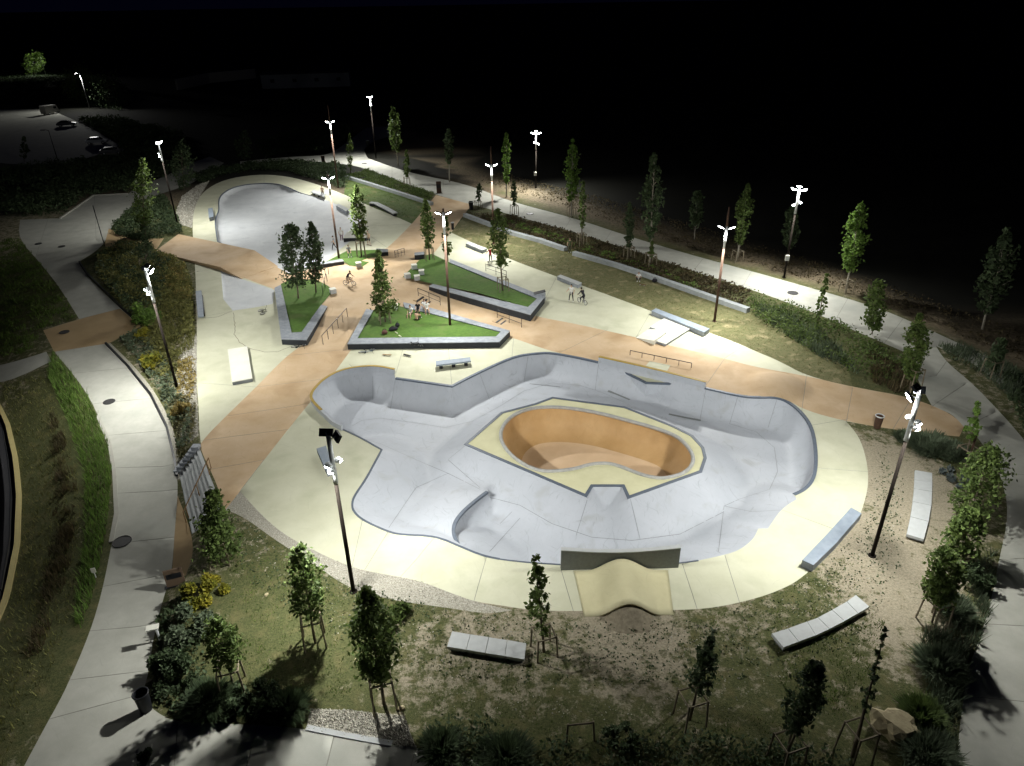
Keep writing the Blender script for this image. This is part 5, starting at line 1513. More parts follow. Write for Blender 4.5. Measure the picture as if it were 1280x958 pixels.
bed('grass_bank', [(60, 500), (80, 545), (98, 600), (90, 700), (50, 820), (30, 840), (60, 700), (70, 600)], brownm, 110, .75, .06, 20, 'blade', .9, label='dry stalks on the grass bank')
bed('grass_bank', [(0, 300), (24, 298), (56, 335), (77, 362), (97, 398), (54, 411), (40, 440), (0, 450)], grassm, 40, .4, .09, 21, 'blade', .9, label='dim grass left of the junction')
bed('lawn_grass', LAWN_G, grassm, 70, .12, .06, 22, 'blade', .5)
bed('lawn_grass', LAWN_D, leafmat('dry_grass', (.20, .185, .08), (.12, .125, .045)), 60, .13, .06, 23, 'blade', .5)
bed('ground_weeds', [(290, 700), (360, 700), (430, 745), (440, 870), (390, 880), (300, 860), (285, 780)], grassm, 120, .13, .05, 24, 'blade', .5)
bed('ground_weeds', [(300, 645), (345, 680), (400, 715), (470, 735), (520, 770), (500, 820), (430, 780), (340, 730), (290, 690)], grassm, 35, .14, .05, 25, 'blade', .35)
bed('ground_weeds', [(520, 780), (560, 760), (655, 768), (660, 790), (560, 785), (560, 815), (660, 830), (720, 880), (880, 900), (1000, 880), (1010, 958), (560, 958), (520, 900)], grassm, 70, .14, .05, 26, 'blade', .45)
bed('ground_weeds', [(880, 770), (960, 750), (1020, 722), (1060, 690), (1085, 740), (1075, 765), (980, 812), (960, 795), (880, 800)], grassm, 60, .16, .055, 27, 'blade', .5)
bed('ground_weeds', [(980, 815), (1085, 765), (1110, 780), (1090, 860), (1060, 900), (960, 880)], grassm, 110, .2, .055, 28, 'blade', .5)
bed('ground_weeds', [(1086, 540), (1105, 560), (1125, 600), (1130, 680), (1100, 740), (1060, 700), (1090, 630)], leaf_dark, 5, .10, .06, 29, 'leafy', .25)
bed('ground_weeds', [(660, 775), (720, 780), (860, 775), (900, 790), (880, 850), (700, 850)], leaf_dark, 9, .12, .06, 30, 'leafy', .25)
bed('embankment_plants', [(600, 228), (720, 262), (865, 312), (960, 338), (1083, 372), (1200, 420), (1290, 460), (1290, 420), (1150, 370), (960, 310), (760, 250), (620, 215)], brownm, 12, .35, .12, 31, 'leafy', 1.0, label='dry brown plants on the slope beyond the upper path')

bed('dark_scrub', [(0, 86), (40, 84), (90, 92), (140, 100), (170, 120), (150, 140), (110, 132), (60, 126), (0, 126)], leaf_dark, 5, 1.0, .3, 51, clump=3.5, label='dark scrub added behind the parking area to hide lit ground')  # added cover over the bright ground at the street lamp feet
bed('dark_scrub', [(95, 150), (150, 150), (230, 170), (240, 200), (150, 196), (148, 180)], leaf_dark, 18, 1.6, .25, 52, clump=2.5, label='dark scrub right of the parking area')
bed('small_tufts', [(290, 640), (340, 675), (430, 725), (560, 762), (700, 780), (880, 775), (1020, 722), (1090, 640), (1095, 560), (1130, 600), (1130, 700), (1085, 800), (960, 850), (700, 860), (560, 850), (420, 800), (300, 720)], leaf_dark, 26, .15, .06, 53, 'leafy', .28)
bed('tall_shrubs', [(196, 770), (232, 740), (262, 790), (258, 850), (300, 862), (388, 868), (388, 902), (300, 900), (222, 900), (192, 872), (198, 820)], leaf_dark, 120, .5, .10, 61, clump=1.1, label='dark shrub mass in the bend of the left path')
bed('tall_shrubs', [(540, 905), (600, 900), (650, 925), (760, 925), (880, 920), (980, 935), (1060, 930), (1060, 985), (520, 985), (522, 945)], leaf_dark, 95, .8, .09, 62, clump=.9, label='dark plants along the bottom edge')
bed('tall_shrubs', [(1150, 790), (1200, 770), (1222, 700), (1244, 690), (1236, 770), (1208, 850), (1192, 985), (1120, 985), (1130, 925), (1160, 880)], leaf_grey, 170, .9, .07, 63, 'blade', .9, label='grey green grasses along the right path')
# shrubs that can be told apart
shrub(255, 750, 62, 46, 'leafy', leaf_yel, 'yellow flowering bush right of the brown sign board', n=3000)
shrub(235, 790, 60, 60, 'leafy', leaf_grey, 'grey green bush below the yellow flowering bush', n=2400)
shrub(225, 842, 72, 66, 'leafy', leaf_dark, 'large dark bush beside the litter bin by the left path', n=2600)
shrub(262, 882, 70, 46, 'blade', leaf_dark, 'dark spiky bush left in the row along the bottom path', 'dark spiky bushes along the bottom path', 2200)
shrub(315, 885, 78, 54, 'leafy', leaf_dark, 'dark wide bush in the middle of the row along the bottom path', 'dark spiky bushes along the bottom path', 2600)
shrub(362, 890, 56, 46, 'blade', leaf_dark, 'dark spiky bush beside the pale gravel along the bottom path', 'dark spiky bushes along the bottom path', 2200)
shrub(182, 958, 44, 30, 'leafy', leaf_dark, 'small dark bush on the bottom edge of the left path', n=1200)
shrub(492, 772, 44, 44, 'leafy', leaf_mid, 'loose green bush right of the tall dense tree', n=900)
shrub(552, 940, 60, 50, 'blade', leaf_dark, 'dark spiky bush at the bottom edge right of the dense tree', n=1800)
shrub(632, 955, 80, 50, 'blade', leaf_dark, 'wide dark bush at the bottom edge below the empty stakes', n=2200)
shrub(772, 930, 60, 40, 'leafy', leaf_dark, 'small dark weedy bush in the shade at the bottom', n=900)
shrub(1160, 565, 62, 46, 'blade', leaf_grey, 'large grey green grass clump behind the right floodlight pole', 'grass clumps by the orange path end', 2200)
shrub(1188, 572, 50, 40, 'blade', leaf_grey, 'grey green grass clump beside the yellow green sapling', 'grass clumps by the orange path end', 1600)
shrub(1128, 552, 26, 20, 'blade', leaf_grey, 'small grey green clump beside the rusty bin', 'grass clumps by the orange path end', 900)
shrub(1196, 603, 48, 28, 'leafy', leaf_blue, 'blue grey low bush above the five slab bench', n=1200)
shrub(1192, 770, 50, 54, 'blade', leaf_grey, 'spiky grass clump along the right path under the lowest tree', 'grass clumps along the right path', 1900)
shrub(1172, 840, 66, 60, 'blade', leaf_grey, 'large spiky grass clump along the right path above the boulder', 'grass clumps along the right path', 2400)
shrub(1150, 900, 64, 50, 'blade', leaf_mid, 'green grass clump right of the boulder', 'grass clumps along the right path', 2000)
shrub(1160, 950, 80, 56, 'blade', leaf_grey, 'spiky grass clump at the bottom right corner of the soil', 'grass clumps along the right path', 2400)
shrub(1215, 730, 40, 40, 'leafy', leaf_dark, 'dark bush between tree row and the right path', 'grass clumps along the right path', 1500)
shrub(192, 460, 26, 24, 'leafy', leaf_yel, 'yellow flowering shrub left of the left floodlight pole', n=900)
shrub(176, 422, 24, 18, 'leafy', leaf_yel, 'yellow green shrub at the orange patch of the left path', n=700)
shrub(186, 405, 30, 40, 'leafy', leaf_bright, 'bright green shrub left of the left floodlight pole top', n=1200)
shrub(230, 520, 24, 22, 'leafy', leaf_gold, 'golden shrub at the foot of the left floodlight pole', n=800)
shrub(105, 935, 20, 10, 'leafy', leaf_dark, 'tiny dark weed on the left path edge', n=120) if False else None
# ------------------------------------------------------------------ people
skin = mat('skin', (0.50, 0.32, 0.22), .6, var=.08)
hairm = mat('dark_hair', (0.02, 0.015, 0.012), .7)
CLOTH = {}
def cloth(c):
    k = tuple(c)
    if k not in CLOTH: CLOTH[k] = mat('cloth_%d' % len(CLOTH), c, .9, scale=8, var=.15)
    return CLOTH[k]
WHITE = (.75, .75, .73); DARK = (.02, .02, .025); BLUE = (.05, .06, .10); RED = (.45, .05, .06); TAN = (.42, .33, .24); GREYC = (.25, .26, .27)

BASE = dict(pelvis=(0, 0, .95), chest=(0, .01, 1.34), neck=(0, .02, 1.5), head=(0, .05, 1.65),
            sl=(-.17, 0, 1.42), sr=(.17, 0, 1.42), el=(-.25, -.03, 1.15), er=(.25, -.03, 1.15), wl=(-.25, .10, .92), wr=(.25, .10, .92),
            hl=(-.09, 0, .92), hr=(.09, 0, .92), kl=(-.11, .03, .5), kr=(.11, .03, .5), al=(-.12, -.02, .08), ar=(.12, -.02, .08), tl=(-.14, .15, .04), tr=(.14, .15, .04))
POSE = {
    'stand': {},
    'stand_wide': dict(al=(-.22, 0, .08), ar=(.22, .02, .08), tl=(-.27, .16, .04), tr=(.27, .18, .04), kl=(-.17, .04, .5), kr=(.17, .05, .5), el=(-.3, -.02, 1.17), er=(.33, .04, 1.2), wl=(-.3, .15, .98), wr=(.36, .25, 1.1)),
    'walk': dict(kl=(-.1, .18, .52), al=(-.1, .28, .08), tl=(-.1, .44, .05), kr=(.1, -.06, .5), ar=(.1, -.32, .12), tr=(.1, -.2, .03), wl=(-.24, -.12, .92), wr=(.24, .24, .98)),
    'sit': dict(pelvis=(0, 0, .52), chest=(0, .03, .92), neck=(0, .06, 1.08), head=(0, .10, 1.23), sl=(-.17, .04, 1.0), sr=(.17, .04, 1.0), el=(-.24, .1, .76), er=(.24, .1, .76), wl=(-.16, .32, .64), wr=(.16, .32, .64), hl=(-.1, .05, .5), hr=(.1, .05, .5), kl=(-.16, .45, .5), kr=(.16, .45, .5), al=(-.15, .48, .08), ar=(.15, .48, .08), tl=(-.17, .64, .04), tr=(.17, .64, .04)),
    'sit_low': dict(pelvis=(0, 0, .14), chest=(0, .08, .52), neck=(0, .14, .67), head=(0, .2, .81), sl=(-.17, .09, .6), sr=(.17, .09, .6), el=(-.28, .22, .4), er=(.28, .22, .4), wl=(-.16, .42, .44), wr=(.16, .42, .44), hl=(-.1, .04, .13), hr=(.1, .04, .13), kl=(-.22, .38, .42), kr=(.22, .38, .42), al=(-.12, .58, .08), ar=(.12, .58, .08), tl=(-.14, .74, .04), tr=(.14, .74, .04)),
    'ride': dict(pelvis=(0, -.2, .88), chest=(0, .06, 1.25), neck=(0, .15, 1.37), head=(0, .23, 1.5), sl=(-.17, .1, 1.31), sr=(.17, .1, 1.31), el=(-.3, .2, 1.06), er=(.3, .2, 1.06), wl=(-.28, .42, .94), wr=(.28, .42, .94), hl=(-.09, -.17, .85), hr=(.09, -.17, .85), kl=(-.13, .15, .62), kr=(.13, .05, .5), al=(-.12, .12, .26), ar=(.12, -.16, .2), tl=(-.13, .28, .24), tr=(.13, -.01, .2)),
    'skate': dict(pelvis=(0, 0, .93), al=(-.2, -.1, .17), ar=(.16, .2, .17), tl=(-.08, -.06, .14), tr=(.28, .26, .14), kl=(-.15, -.02, .55), kr=(.14, .16, .56), el=(-.36, 0, 1.2), er=(.36, 0, 1.2), wl=(-.5, .1, 1.08), wr=(.5, .08, 1.1)),
}
RAD = dict(pelvis=.135, chest=.145, neck=.06, sl=.065, sr=.065, el=.045, er=.045, wl=.032, wr=.032, hl=.095, hr=.095, kl=.06, kr=.06, al=.045, ar=.045, tl=.035, tr=.035)
BONES = [('pelvis', 'chest', 1), ('chest', 'neck', 1), ('chest', 'sl', 1), ('chest', 'sr', 1), ('sl', 'el', 1), ('sr', 'er', 1), ('el', 'wl', 0), ('er', 'wr', 0), ('pelvis', 'hl', 2), ('pelvis', 'hr', 2), ('hl', 'kl', 2), ('hr', 'kr', 2), ('kl', 'al', 2), ('kr', 'ar', 2), ('al', 'tl', 3), ('ar', 'tr', 3)]

def person(loc, rz, pose, shirt, trousers, label, shorts=False, scale=1.0, shoe=WHITE, bare=False, long_sleeve=False, group=None):
    J = {k: Vector(v) for k, v in BASE.items()}
    for k, v in POSE[pose].items(): J[k] = Vector(v)
    names_ = [k for k in J if k != 'head']
    vs = [J[k] for k in names_]; rad = [RAD[k] for k in names_]
    ed = [(names_.index(a), names_.index(b)) for a, b, _ in BONES]
    roots = [names_.index('pelvis')]
    hands = []
    for s, e, w_ in ((-1, 'el', 'wl'), (1, 'er', 'wr')):
        d = (J[w_] - J[e]).normalized(); lat = d.cross(Vector((s, 0, .3))).normalized(); nr = d.cross(lat)
        k = len(vs); vs.append(J[w_] + d * .085); rad.append(.036); ed.append((names_.index(w_), k)); hands.append((J[w_], J[w_] + d * .18))
        for f, ln in enumerate((.068, .076, .072, .058)):
            o = J[w_] + d * .085 + lat * (f - 1.5) * .021
            c = len(vs); vs += [o, o + d * ln * .55 + nr * .006, o + d * ln + nr * .022]; rad += [.0105, .0095, .008]; ed += [(c, c + 1), (c + 1, c + 2)]; roots.append(c)
        o = J[w_] + d * .035 + lat * -.03; c = len(vs)
        vs += [o, o + d * .03 - lat * .025, o + d * .065 - lat * .032]; rad += [.013, .011, .009]; ed += [(c, c + 1), (c + 1, c + 2)]; roots.append(c)
    me = bpy.data.meshes.new('person'); me.from_pydata([tuple(v) for v in vs], ed, [])
    tmp = bpy.data.objects.new('person_tmp', me); COL.objects.link(tmp)
    md = tmp.modifiers.new('skin', 'SKIN'); md.use_smooth_shade = True
    for i, r_ in enumerate(rad):
        me.skin_vertices[0].data[i].radius = (r_, r_ * (.78 if names_[i] in ('chest', 'pelvis') else 1) if i < len(names_) else r_)
        me.skin_vertices[0].data[i].use_root = i in roots
    sb_ = tmp.modifiers.new('sub', 'SUBSURF'); sb_.levels = 1; sb_.render_levels = 1
    dg = bpy.context.evaluated_depsgraph_get()
    m2 = bpy.data.meshes.new_from_object(tmp.evaluated_get(dg))
    bpy.data.objects.remove(tmp)
    # head with face joined into the same mesh
    m2.materials.clear()
    for mm in (skin, cloth(shirt), cloth(trousers), cloth(shoe)): m2.materials.append(mm)
    bm = bmesh.new(); bm.from_mesh(m2)
    H = J['head']; fw = (J['head'] - J['neck']); fw.z = 0
    ball = bmesh.ops.create_icosphere(bm, subdivisions=2, radius=1)['verts']
    hv = set(ball)
    for v in ball:
        p = v.co.copy()
        q = Vector((p.x * .078, p.y * .098, p.z * .122))
        if p.z < -.2: q.x *= 1 + .28 * (p.z + .2); q.y *= 1 + .12 * (p.z + .2)
        if p.y > .75 and abs(p.x) < .3 and -.35 < p.z < .2: q.y += .022
        if p.y > .55 and .15 < abs(p.x) < .62 and 0 <= p.z < .35: q.y -= .010
        if p.y > .5 and abs(p.x) < .5 and -.62 < p.z < -.38: q.y -= .004
        if abs(p.x) > .9 and abs(p.z) < .35: q.x *= 1.13
        v.co = H + q
    for f in bm.faces:
        f.smooth = True
        c = f.calc_center_median()
        if f.verts[0] in hv: f.material_index = 0; continue
        best = 1e9; mi = 0
        for a, b, k in BONES:
            A_, B_ = J[a], J[b]; e = B_ - A_; t_ = max(0, min(1, (c - A_).dot(e) / max(e.length_squared, 1e-9)))
            dd = (c - A_ - e * t_).length - (RAD[a] + (RAD[b] - RAD[a]) * t_)
            if dd < best:
                best = dd; mi = k
                if k == 1 and a in ('sl', 'sr') and t_ > .62 and not long_sleeve: mi = 0
                if a in ('kl', 'kr') and shorts: mi = 0
                if b == 'neck' and t_ > .72: mi = 0
                if k == 0 and long_sleeve: mi = 1
        for a, b in hands:
            e = b - a; t_ = (c - a).dot(e) / e.length_squared
            if t_ > 0 and (c - a - e * max(0, min(1, t_))).length < .09: mi = 0
        if bare and mi == 1: mi = 0
        f.material_index = mi
    bm.to_mesh(m2); bm.free()
    o = bpy.data.objects.new('person', m2); link(o)
    o.location = loc; o.rotation_euler = (0, 0, rz); o.scale = (scale,) * 3
    tag(o, label, 'person', group)
    def cap(p):
        q = p.copy()
        if p.y > .35 and p.z < .45: q = q * .9
        if p.z < -.15: q = q * .9
        return q
    MB().blob(H + Vector((0, -.012, .018)), (.087, .104, .125), 2, cap).build('hair', hairm, o, True)
    ey = MB()
    for s in (-1, 1): ey.blob(H + Vector((s * .03, .083, .012)), .010, 1)
    ey.build('eyes', black, o)
    MB().box(H + Vector((0, .088, -.055)), (.045, .008, .012)).build('mouth', cloth((.3, .12, .1)), o)
    return o

def skateboard(loc, rz, label, col=(.12, .07, .03), flip=False):
    t = empty('skateboard', loc, rz, label, 'skateboard')
    z = .10
    MB().prism([(-.1, -.34), (0, -.41), (.1, -.34), (.1, .34), (0, .41), (-.1, .34)], z, z + .015).build('deck', cloth(col), t)
    for y in (-.25, .25):
        MB().box((0, y, z - .025), (.14, .05, .045)).build('truck', galv, t)
        for x in (-.09, .09): MB().tube([(x - .018, y, .032), (x + .018, y, .032)], .032, 8).build('wheel', cloth(WHITE), t)
    return t

def bicycle(loc, rot, label, col=(.03, .03, .035)):
    t = empty('bicycle', loc, 0, label, 'bicycle'); t.rotation_euler = rot
    fm = cloth(col); R = .26
    rear = Vector((0, -.45, R)); front = Vector((0, .50, R)); bb = Vector((0, -.08, .30)); seat = Vector((0, -.24, .62)); headt = Vector((0, .34, .70)); headb = Vector((0, .37, .58))
    f = MB()
    for a, b in ((bb, seat), (seat + Vector((0, 0, -.06)), headt), (bb, headb), (headt, headb)): f.tube([a, b], .019, 6)
    for s in (-.055, .055):
        f.tube([bb + Vector((s * .6, 0, 0)), rear + Vector((s, 0, 0))], .011, 5); f.tube([seat + Vector((s * .5, 0, -.08)), rear + Vector((s, 0, 0))], .010, 5)
    f.build('frame', fm, t)
    k = MB()
    for s in (-.055, .055): k.tube([headb + Vector((s, 0, 0)), front + Vector((s, 0, 0))], .013, 5)
    k.tube([headb + Vector((-.055, 0, 0)), headb + Vector((.055, 0, 0))], .014, 5)
    k.build('fork', fm, t)
    h = MB(); h.tube([(-.36, .30, .93), (-.17, .35, .92), (-.1, .36, .74), (.1, .36, .74), (.17, .35, .92), (.36, .30, .93)], .012, 6); h.tube([headt, (0, .36, .76)], .017, 6)
    h.build('handlebar', railm, t)
    MB().blob((0, -.26, .67), (.06, .13, .03), 1).build('saddle', black, t)
    c = MB(); c.tube([(-.07, 0 + bb.y - .08, .18), (-.07, bb.y + .08, .42)], .012, 5); c.tube([(.07, bb.y + .08, .42), (.07, bb.y - .08, .18)], .012, 5); c.ring(bb, (1, 0, 0), .08, .012, 12, 4); c.tube([bb + Vector((-.08, 0, 0)), bb + Vector((.08, 0, 0))], .015, 5)
    c.box((-.13, bb.y - .08, .18), (.1, .08, .02)); c.box((.13, bb.y + .08, .42), (.1, .08, .02))
    c.build('crank', railm, t)
    for q in (rear, front):
        w_ = MB().ring(q, (1, 0, 0), R - .022, .024, 22, 6).build('wheel', black, t, True)
        s = MB().ring(q, (1, 0, 0), R - .05, .010, 20, 4)
        for j in range(10):
            a = 2 * math.pi * j / 10; s.tube([q, q + Vector((0, math.cos(a), math.sin(a))) * (R - .05)], .003, 3, False)
        s.tube([q + Vector((-.05, 0, 0)), q + Vector((.05, 0, 0))], .02, 6)
        s.build('rim', galv, w_)
    return t

R_d = math.radians
p = G(714, 377); person(p, R_d(150), 'stand_wide', WHITE, DARK, 'person in white t-shirt and dark trousers standing on the pale deck')
p = G(728, 380); bicycle(p, (0, 0, R_d(35)), 'dark small bicycle ridden beside the person in white', (.35, .35, .36)); person(p, R_d(35), 'ride', DARK, DARK, 'person in black bent over a small bicycle on the pale deck', long_sleeve=True)
p = G(437, 357); bicycle(p, (0, 0, R_d(-105)), 'dark red small bicycle ridden on the orange plaza', (.10, .03, .03)); person(p, R_d(-105), 'ride', DARK, TAN, 'cyclist in dark top on the orange plaza', long_sleeve=True)
person(G(613, 328), R_d(200), 'skate', RED, DARK, 'person in red top skating on the pale bank by the dry lawn'); p = G(613, 328); skateboard(p, R_d(110), 'dark skateboard under the person in red', (.03, .03, .03))
person(G(427.5, 302), R_d(200), 'stand', WHITE, (.12, .03, .05), 'person in white t-shirt standing at the low white table')
person(G(461.5, 306), R_d(140), 'stand_wide', TAN, DARK, 'person in dark shorts on a board right of the low white table', True); skateboard(G(461.5, 307.5), R_d(60), 'skateboard beside the person right of the low white table')
person(G(404, 247), R_d(180), 'stand', TAN, DARK, 'person in dark trousers standing behind the pale bench at the upper bowl', bare=True)
person(G(418.5, 313), R_d(90), 'walk', GREYC, DARK, 'person half hidden behind the small planter mast')
# the group sitting on the planter
pz = atz(514, 396, .45); person(pz + Vector((0, 0, -.15)), R_d(160), 'sit', WHITE, DARK, 'seated person in bright white shirt, left of the group on the turf', True)
pz = atz(523, 392, .45); person(pz + Vector((0, 0, -.1)), R_d(180), 'sit', DARK, DARK, 'seated person in black, middle of the group on the turf')
pz = atz(527, 391, .45); person(pz + Vector((0.25, .35, -.1)), R_d(200), 'sit', WHITE, GREYC, 'seated person in white shirt behind the one in black')
pz = atz(534, 391, .45); person(pz + Vector((0, 0, -.1)), R_d(190), 'sit', WHITE, TAN, 'seated person in white shirt, right end of the group on the turf', True)
pz = atz(521, 401, .45); person(pz, R_d(-20), 'sit_low', TAN, DARK, 'person with bare back sitting low on the turf facing the group', bare=True)
person(G(437, 323) + Vector((0, 0, .25)), R_d(200), 'sit', GREYC, BLUE, 'person sitting on the small turf planter near the mast')
person(G(798, 350) + Vector((0, 0, .0)), R_d(170), 'sit_low', WHITE, DARK, 'person in white sitting on the dry lawn against the low wall')
skateboard(G(803, 357), R_d(50), 'skateboard lying on the dry lawn by the sitting person')
person(G(712, 316), R_d(170), 'stand', (.16, .17, .10), (.12, .12, .08), 'dim person standing at the gap in the low wall')
# bicycles lying about
bicycle(G(519, 435.5, .02), (0, R_d(18), R_d(-95)), 'black bicycle leaning on the front wall of the planter with people', (.02, .02, .02))
bicycle(G(457, 438.5, .05), (0, R_d(82), R_d(-60)), 'pale blue bicycle lying on the deck below the planter corner', (.15, .2, .25))
bicycle(G(324, 392, .05), (0, R_d(80), R_d(30)), 'dark bicycle lying on the cream deck left of the V shaped planter', (.08, .08, .06))
bicycle(G(374, 432, .05), (0, R_d(82), R_d(-70)), 'black bicycle lying below the tip of the V shaped planter', (.02, .02, .02))
skateboard(G(484, 445), R_d(80), 'skateboard lying on the cream strip below the planter', (.3, .22, .12))
skateboard(G(509, 445.5), R_d(60), 'dark skateboard lying on the cream strip near the bench', (.03, .03, .03))

# ------------------------------------------------------------------ bags and small things on the turf
def bag(u, v, z, s, col, label, rz=0.4):
    p = atz(u, v, z)
    t = empty('bag', p, rz, label, 'bag')
    def soft(q):
        return Vector((q.x * (1 - .25 * max(q.z, 0)), q.y, math.copysign(abs(q.z) ** .7, q.z)))
    MB().blob((0, 0, s[2]), s, 2, soft).build('body', cloth(col), t, True)
    MB().tube([(-s[0] * .6, 0, s[2] * 1.8), (-s[0] * .3, 0, s[2] * 2.5), (s[0] * .3, 0, s[2] * 2.5), (s[0] * .6, 0, s[2] * 1.8)], .02, 5).build('strap', cloth(DARK), t)
bag(492, 413, .45, (.45, .25, .16), DARK, 'black sports bag on the turf of the planter')
bag(497, 409, .45, (.24, .2, .2), DARK, 'black backpack beside the sports bag on the turf', 1.2)
bag(481, 418, .45, (.28, .22, .2), (.12, .06, .05), 'brown bag with white cloth on the turf near the front wall', .2)
bag(818, 353, 0.0, (.3, .22, .2), DARK, 'black bag on the dry lawn beside the low wall', .5)
for (u, v, lab) in ((494, 416, 'pale slim bottle beside the black bags on the turf'), (498.5, 420, 'pale slim bottle near the front planter wall')):
    p = atz(u, v, .46); d = Vector((.2, -.15, 0))
    t = empty('bottle', p, 0, lab, 'bottle')
    MB().tube([(0, 0, .05), d], .045, 8).build('body', cloth((.7, .72, .5)), t, True); MB().tube([d, d * 1.3], .02, 6).build('cap', cloth(WHITE), t)
def cube(u, v, z, label, rz):
    p = atz(u, v, z)
    t = empty('cube_seat', p, rz, label, 'cube seat', 'white concrete cube seats on the turf')
    MB().box((0, 0, .22), (.56, .56, .42)).build('body', slabm, t); MB().box((0, 0, .455), (.6, .6, .05)).build('top_slab', white_pad, t)
cube(518, 336, .55, 'white cube seat, upper left of the cluster on the turf tip', .3)
cube(527, 343, .52, 'white cube seat, right one of the cluster on the turf tip', .1)
cube(509.6, 347.5, .55, 'white cube seat, far left of the cluster on the turf tip', .4)
cube(521.5, 350, .52, 'white cube seat, lowest of the cluster on the turf tip', .2)
cube(448.5, 333.5, .6, 'single white cube seat at the tip of the small turf planter', .3)
cube(481, 389, .45, 'white cube seat under the leafy tree, nearer its trunk', .2)
cube(493.7, 387, .45, 'white cube seat between the leafy tree and the seated group', .1)
cube(416.5, 366.5, .5, 'white cube seat at the right corner of the V shaped planter', .5)

# ------------------------------------------------------------------ bins, signs, covers
def bin_(u, v, label, m=corten, h=.95, r=.27, ring=True):
    p = G(u, v); t = empty('litter_bin', p, 0, label, 'bin')
    mb = MB(); mb.tube([(0, 0, 0), (0, 0, h)], [r * .8, r], 14, False); mb.add([(r * .8 * math.cos(a * math.pi / 7), r * .8 * math.sin(a * math.pi / 7), .03) for a in range(14)], [tuple(range(14))])
    mb.build('body', m, t, True)
    MB().ring((0, 0, h), (0, 0, 1), r, .035, 18, 6).build('rim', m if not ring else galv, t, True)
    MB().tube([(0, 0, h * .55), (0, 0, h * .7)], r * .85, 12).build('liner', black, t)
bin_(1096, 535, 'rusty round litter bin at the lower edge of the orange path end')
bin_(183, 887, 'dark round litter bin at the corner of the left path', black, 1.0, .3, False)
bin_(589, 262, 'dark litter bin at the right of the orange crossing', black, 1.1, .35)
bin_(566, 287, 'thin dark bin on a post beside the orange crossing path', black, .9, .2)
bin_(460, 183, 'dark litter bin at the bend of the upper path', black, 1.1, .35)

def totem(u, v, tv, w_, label, m=corten, rz=0.4, th=.12):
    p = G(u, v); h = height_to(p, u, tv); t = empty('totem_sign', p, rz, label, 'sign')
    MB().box((0, 0, h / 2), (w_, th, h)).build('panel', m, t); MB().box((0, 0, .02), (w_ * 1.3, th * 2.4, .05)).build('base_plate', black, t)
    MB().box((0, -th / 2 - .004, h * .62), (w_ * .8, .006, h * .3)).build('sign_face', black, t)
totem(549, 242, 227, .75, 'rust coloured totem sign where the orange crossing meets the upper path', corten, .2)
totem(404.5, 205, 195, .6, 'small dark totem sign beside the far path', corten, .1)
totem(1211, 573, 540, .55, 'tall rust coloured sign post at the right path', corten, .9)
totem(221, 732, 712, .9, 'brown sign board at the edge of the left path', mat('brown_board', (.13, .09, .06), .7), .35, .08)
p = G(200, 800); t = empty('info_post', p, .3, 'small grey post with white plate beside the left path shrubs', 'sign')
MB().tube([(0, 0, 0), (0, 0, .9)], .06, 8).build('post', galv, t); MB().box((-.1, -.1, .95), (.55, .35, .04)).build('plate', white_pad, t)
p = G(120, 722); t = empty('marker', p, .3, 'small white marker plate in the grass left of the path', 'sign')
MB().tube([(0, 0, 0), (0, 0, .4)], .03, 6).build('post', galv, t); MB().box((0, 0, .5), (.22, .05, .3)).build('plate', white_pad, t)
p = G(985, 321); 
def meter(u, v, z, label):
    p = G(u, v); t = empty('control_box', p + Vector((-.12, -.25, z)), 0, label, 'box')
    MB().box((0, 0, 0), (.4, .2, .55)).build('body', white_pad, t); MB().box((0, -.104, 0), (.32, .01, .45)).build('door', slabm, t)
meter(980, 347, 2.2, 'small pale box fixed to the far floodlight pole beside the lit poplar')
meter(670, 235, 2.2, 'small pale box fixed to the floodlight pole near the middle of the upper path')
def cover(u, v, r, label):
    p = G(u, v, .004); t = empty('manhole_cover', p, 0, label, 'manhole cover', 'dark manhole covers in the paths')
    iron = MATS.get('cast_iron') or mat('cast_iron', (.05, .05, .05), .6, scale=20, var=.4)
    MB().ring((0, 0, .012), (0, 0, 1), r, .03, 20, 4).build('frame', iron, t); MB().tube([(0, 0, 0), (0, 0, .016)], r - .02, 20).build('lid', iron, t)
for u, v, r, l in ((136.5, 502.5, .42, 'dark round cover on the left path beside the tall grass'), (152.5, 677.5, .5, 'dark round cover on the left path at the tree shadow'), (80.5, 415.5, .42, 'dark cover on the ochre patch of the left path'), (48, 305, .4, 'left one of two drain covers on the dim junction'), (77, 308.5, .4, 'right one of two drain covers on the dim junction'), (455.5, 204.5, .45, 'cover on the upper path at its bend'), (662.5, 267.5, .5, 'cover on the upper path near the middle floodlight pole'), (991, 366.5, .5, 'cover on the upper path near the far right floodlight pole')):
    cover(u, v, r, l)
# boulder
def lump(q):
    n_ = math.sin(q.x * 5 + 1) * .10 + math.sin(q.y * 6 + q.z * 4) * .10 + math.sin(q.z * 9 + q.x * 7) * .07 + math.sin(q.x * 13 + q.y * 11) * .04
    q = q * (1 + n_); q.z = min(q.z, .62); return q
b_ = G(1116, 915); o = MB().blob((0, 0, .35), (.95, .62, .7), 3, lump).build('boulder', rock, None, False, b_); o.rotation_euler = (0, .15, -.5)
tag(o, 'large pale boulder in the dark grass at lower right', 'boulder')
def stone(u, v, s, label):
    SEED[0] += 1; k = SEED[0]
    def f(q): return q * (1 + .18 * math.sin(q.x * 4 + k) * math.cos(q.y * 5 + k) + .1 * math.sin(q.z * 6 + k))
    o = MB().blob((0, 0, s * .25), (s, s * .75, s * .5), 2, f).build('stone', rock, None, False, G(u, v)); o.rotation_euler = (0, 0, k); tag(o, label, 'stone', 'pale loose stones on the grass')
stone(502, 886, .16, 'pale loose stone in the grass right of the tall dense tree')
stone(333, 744, .12, 'tiny pale stone on the grass below the bushy feathery tree')
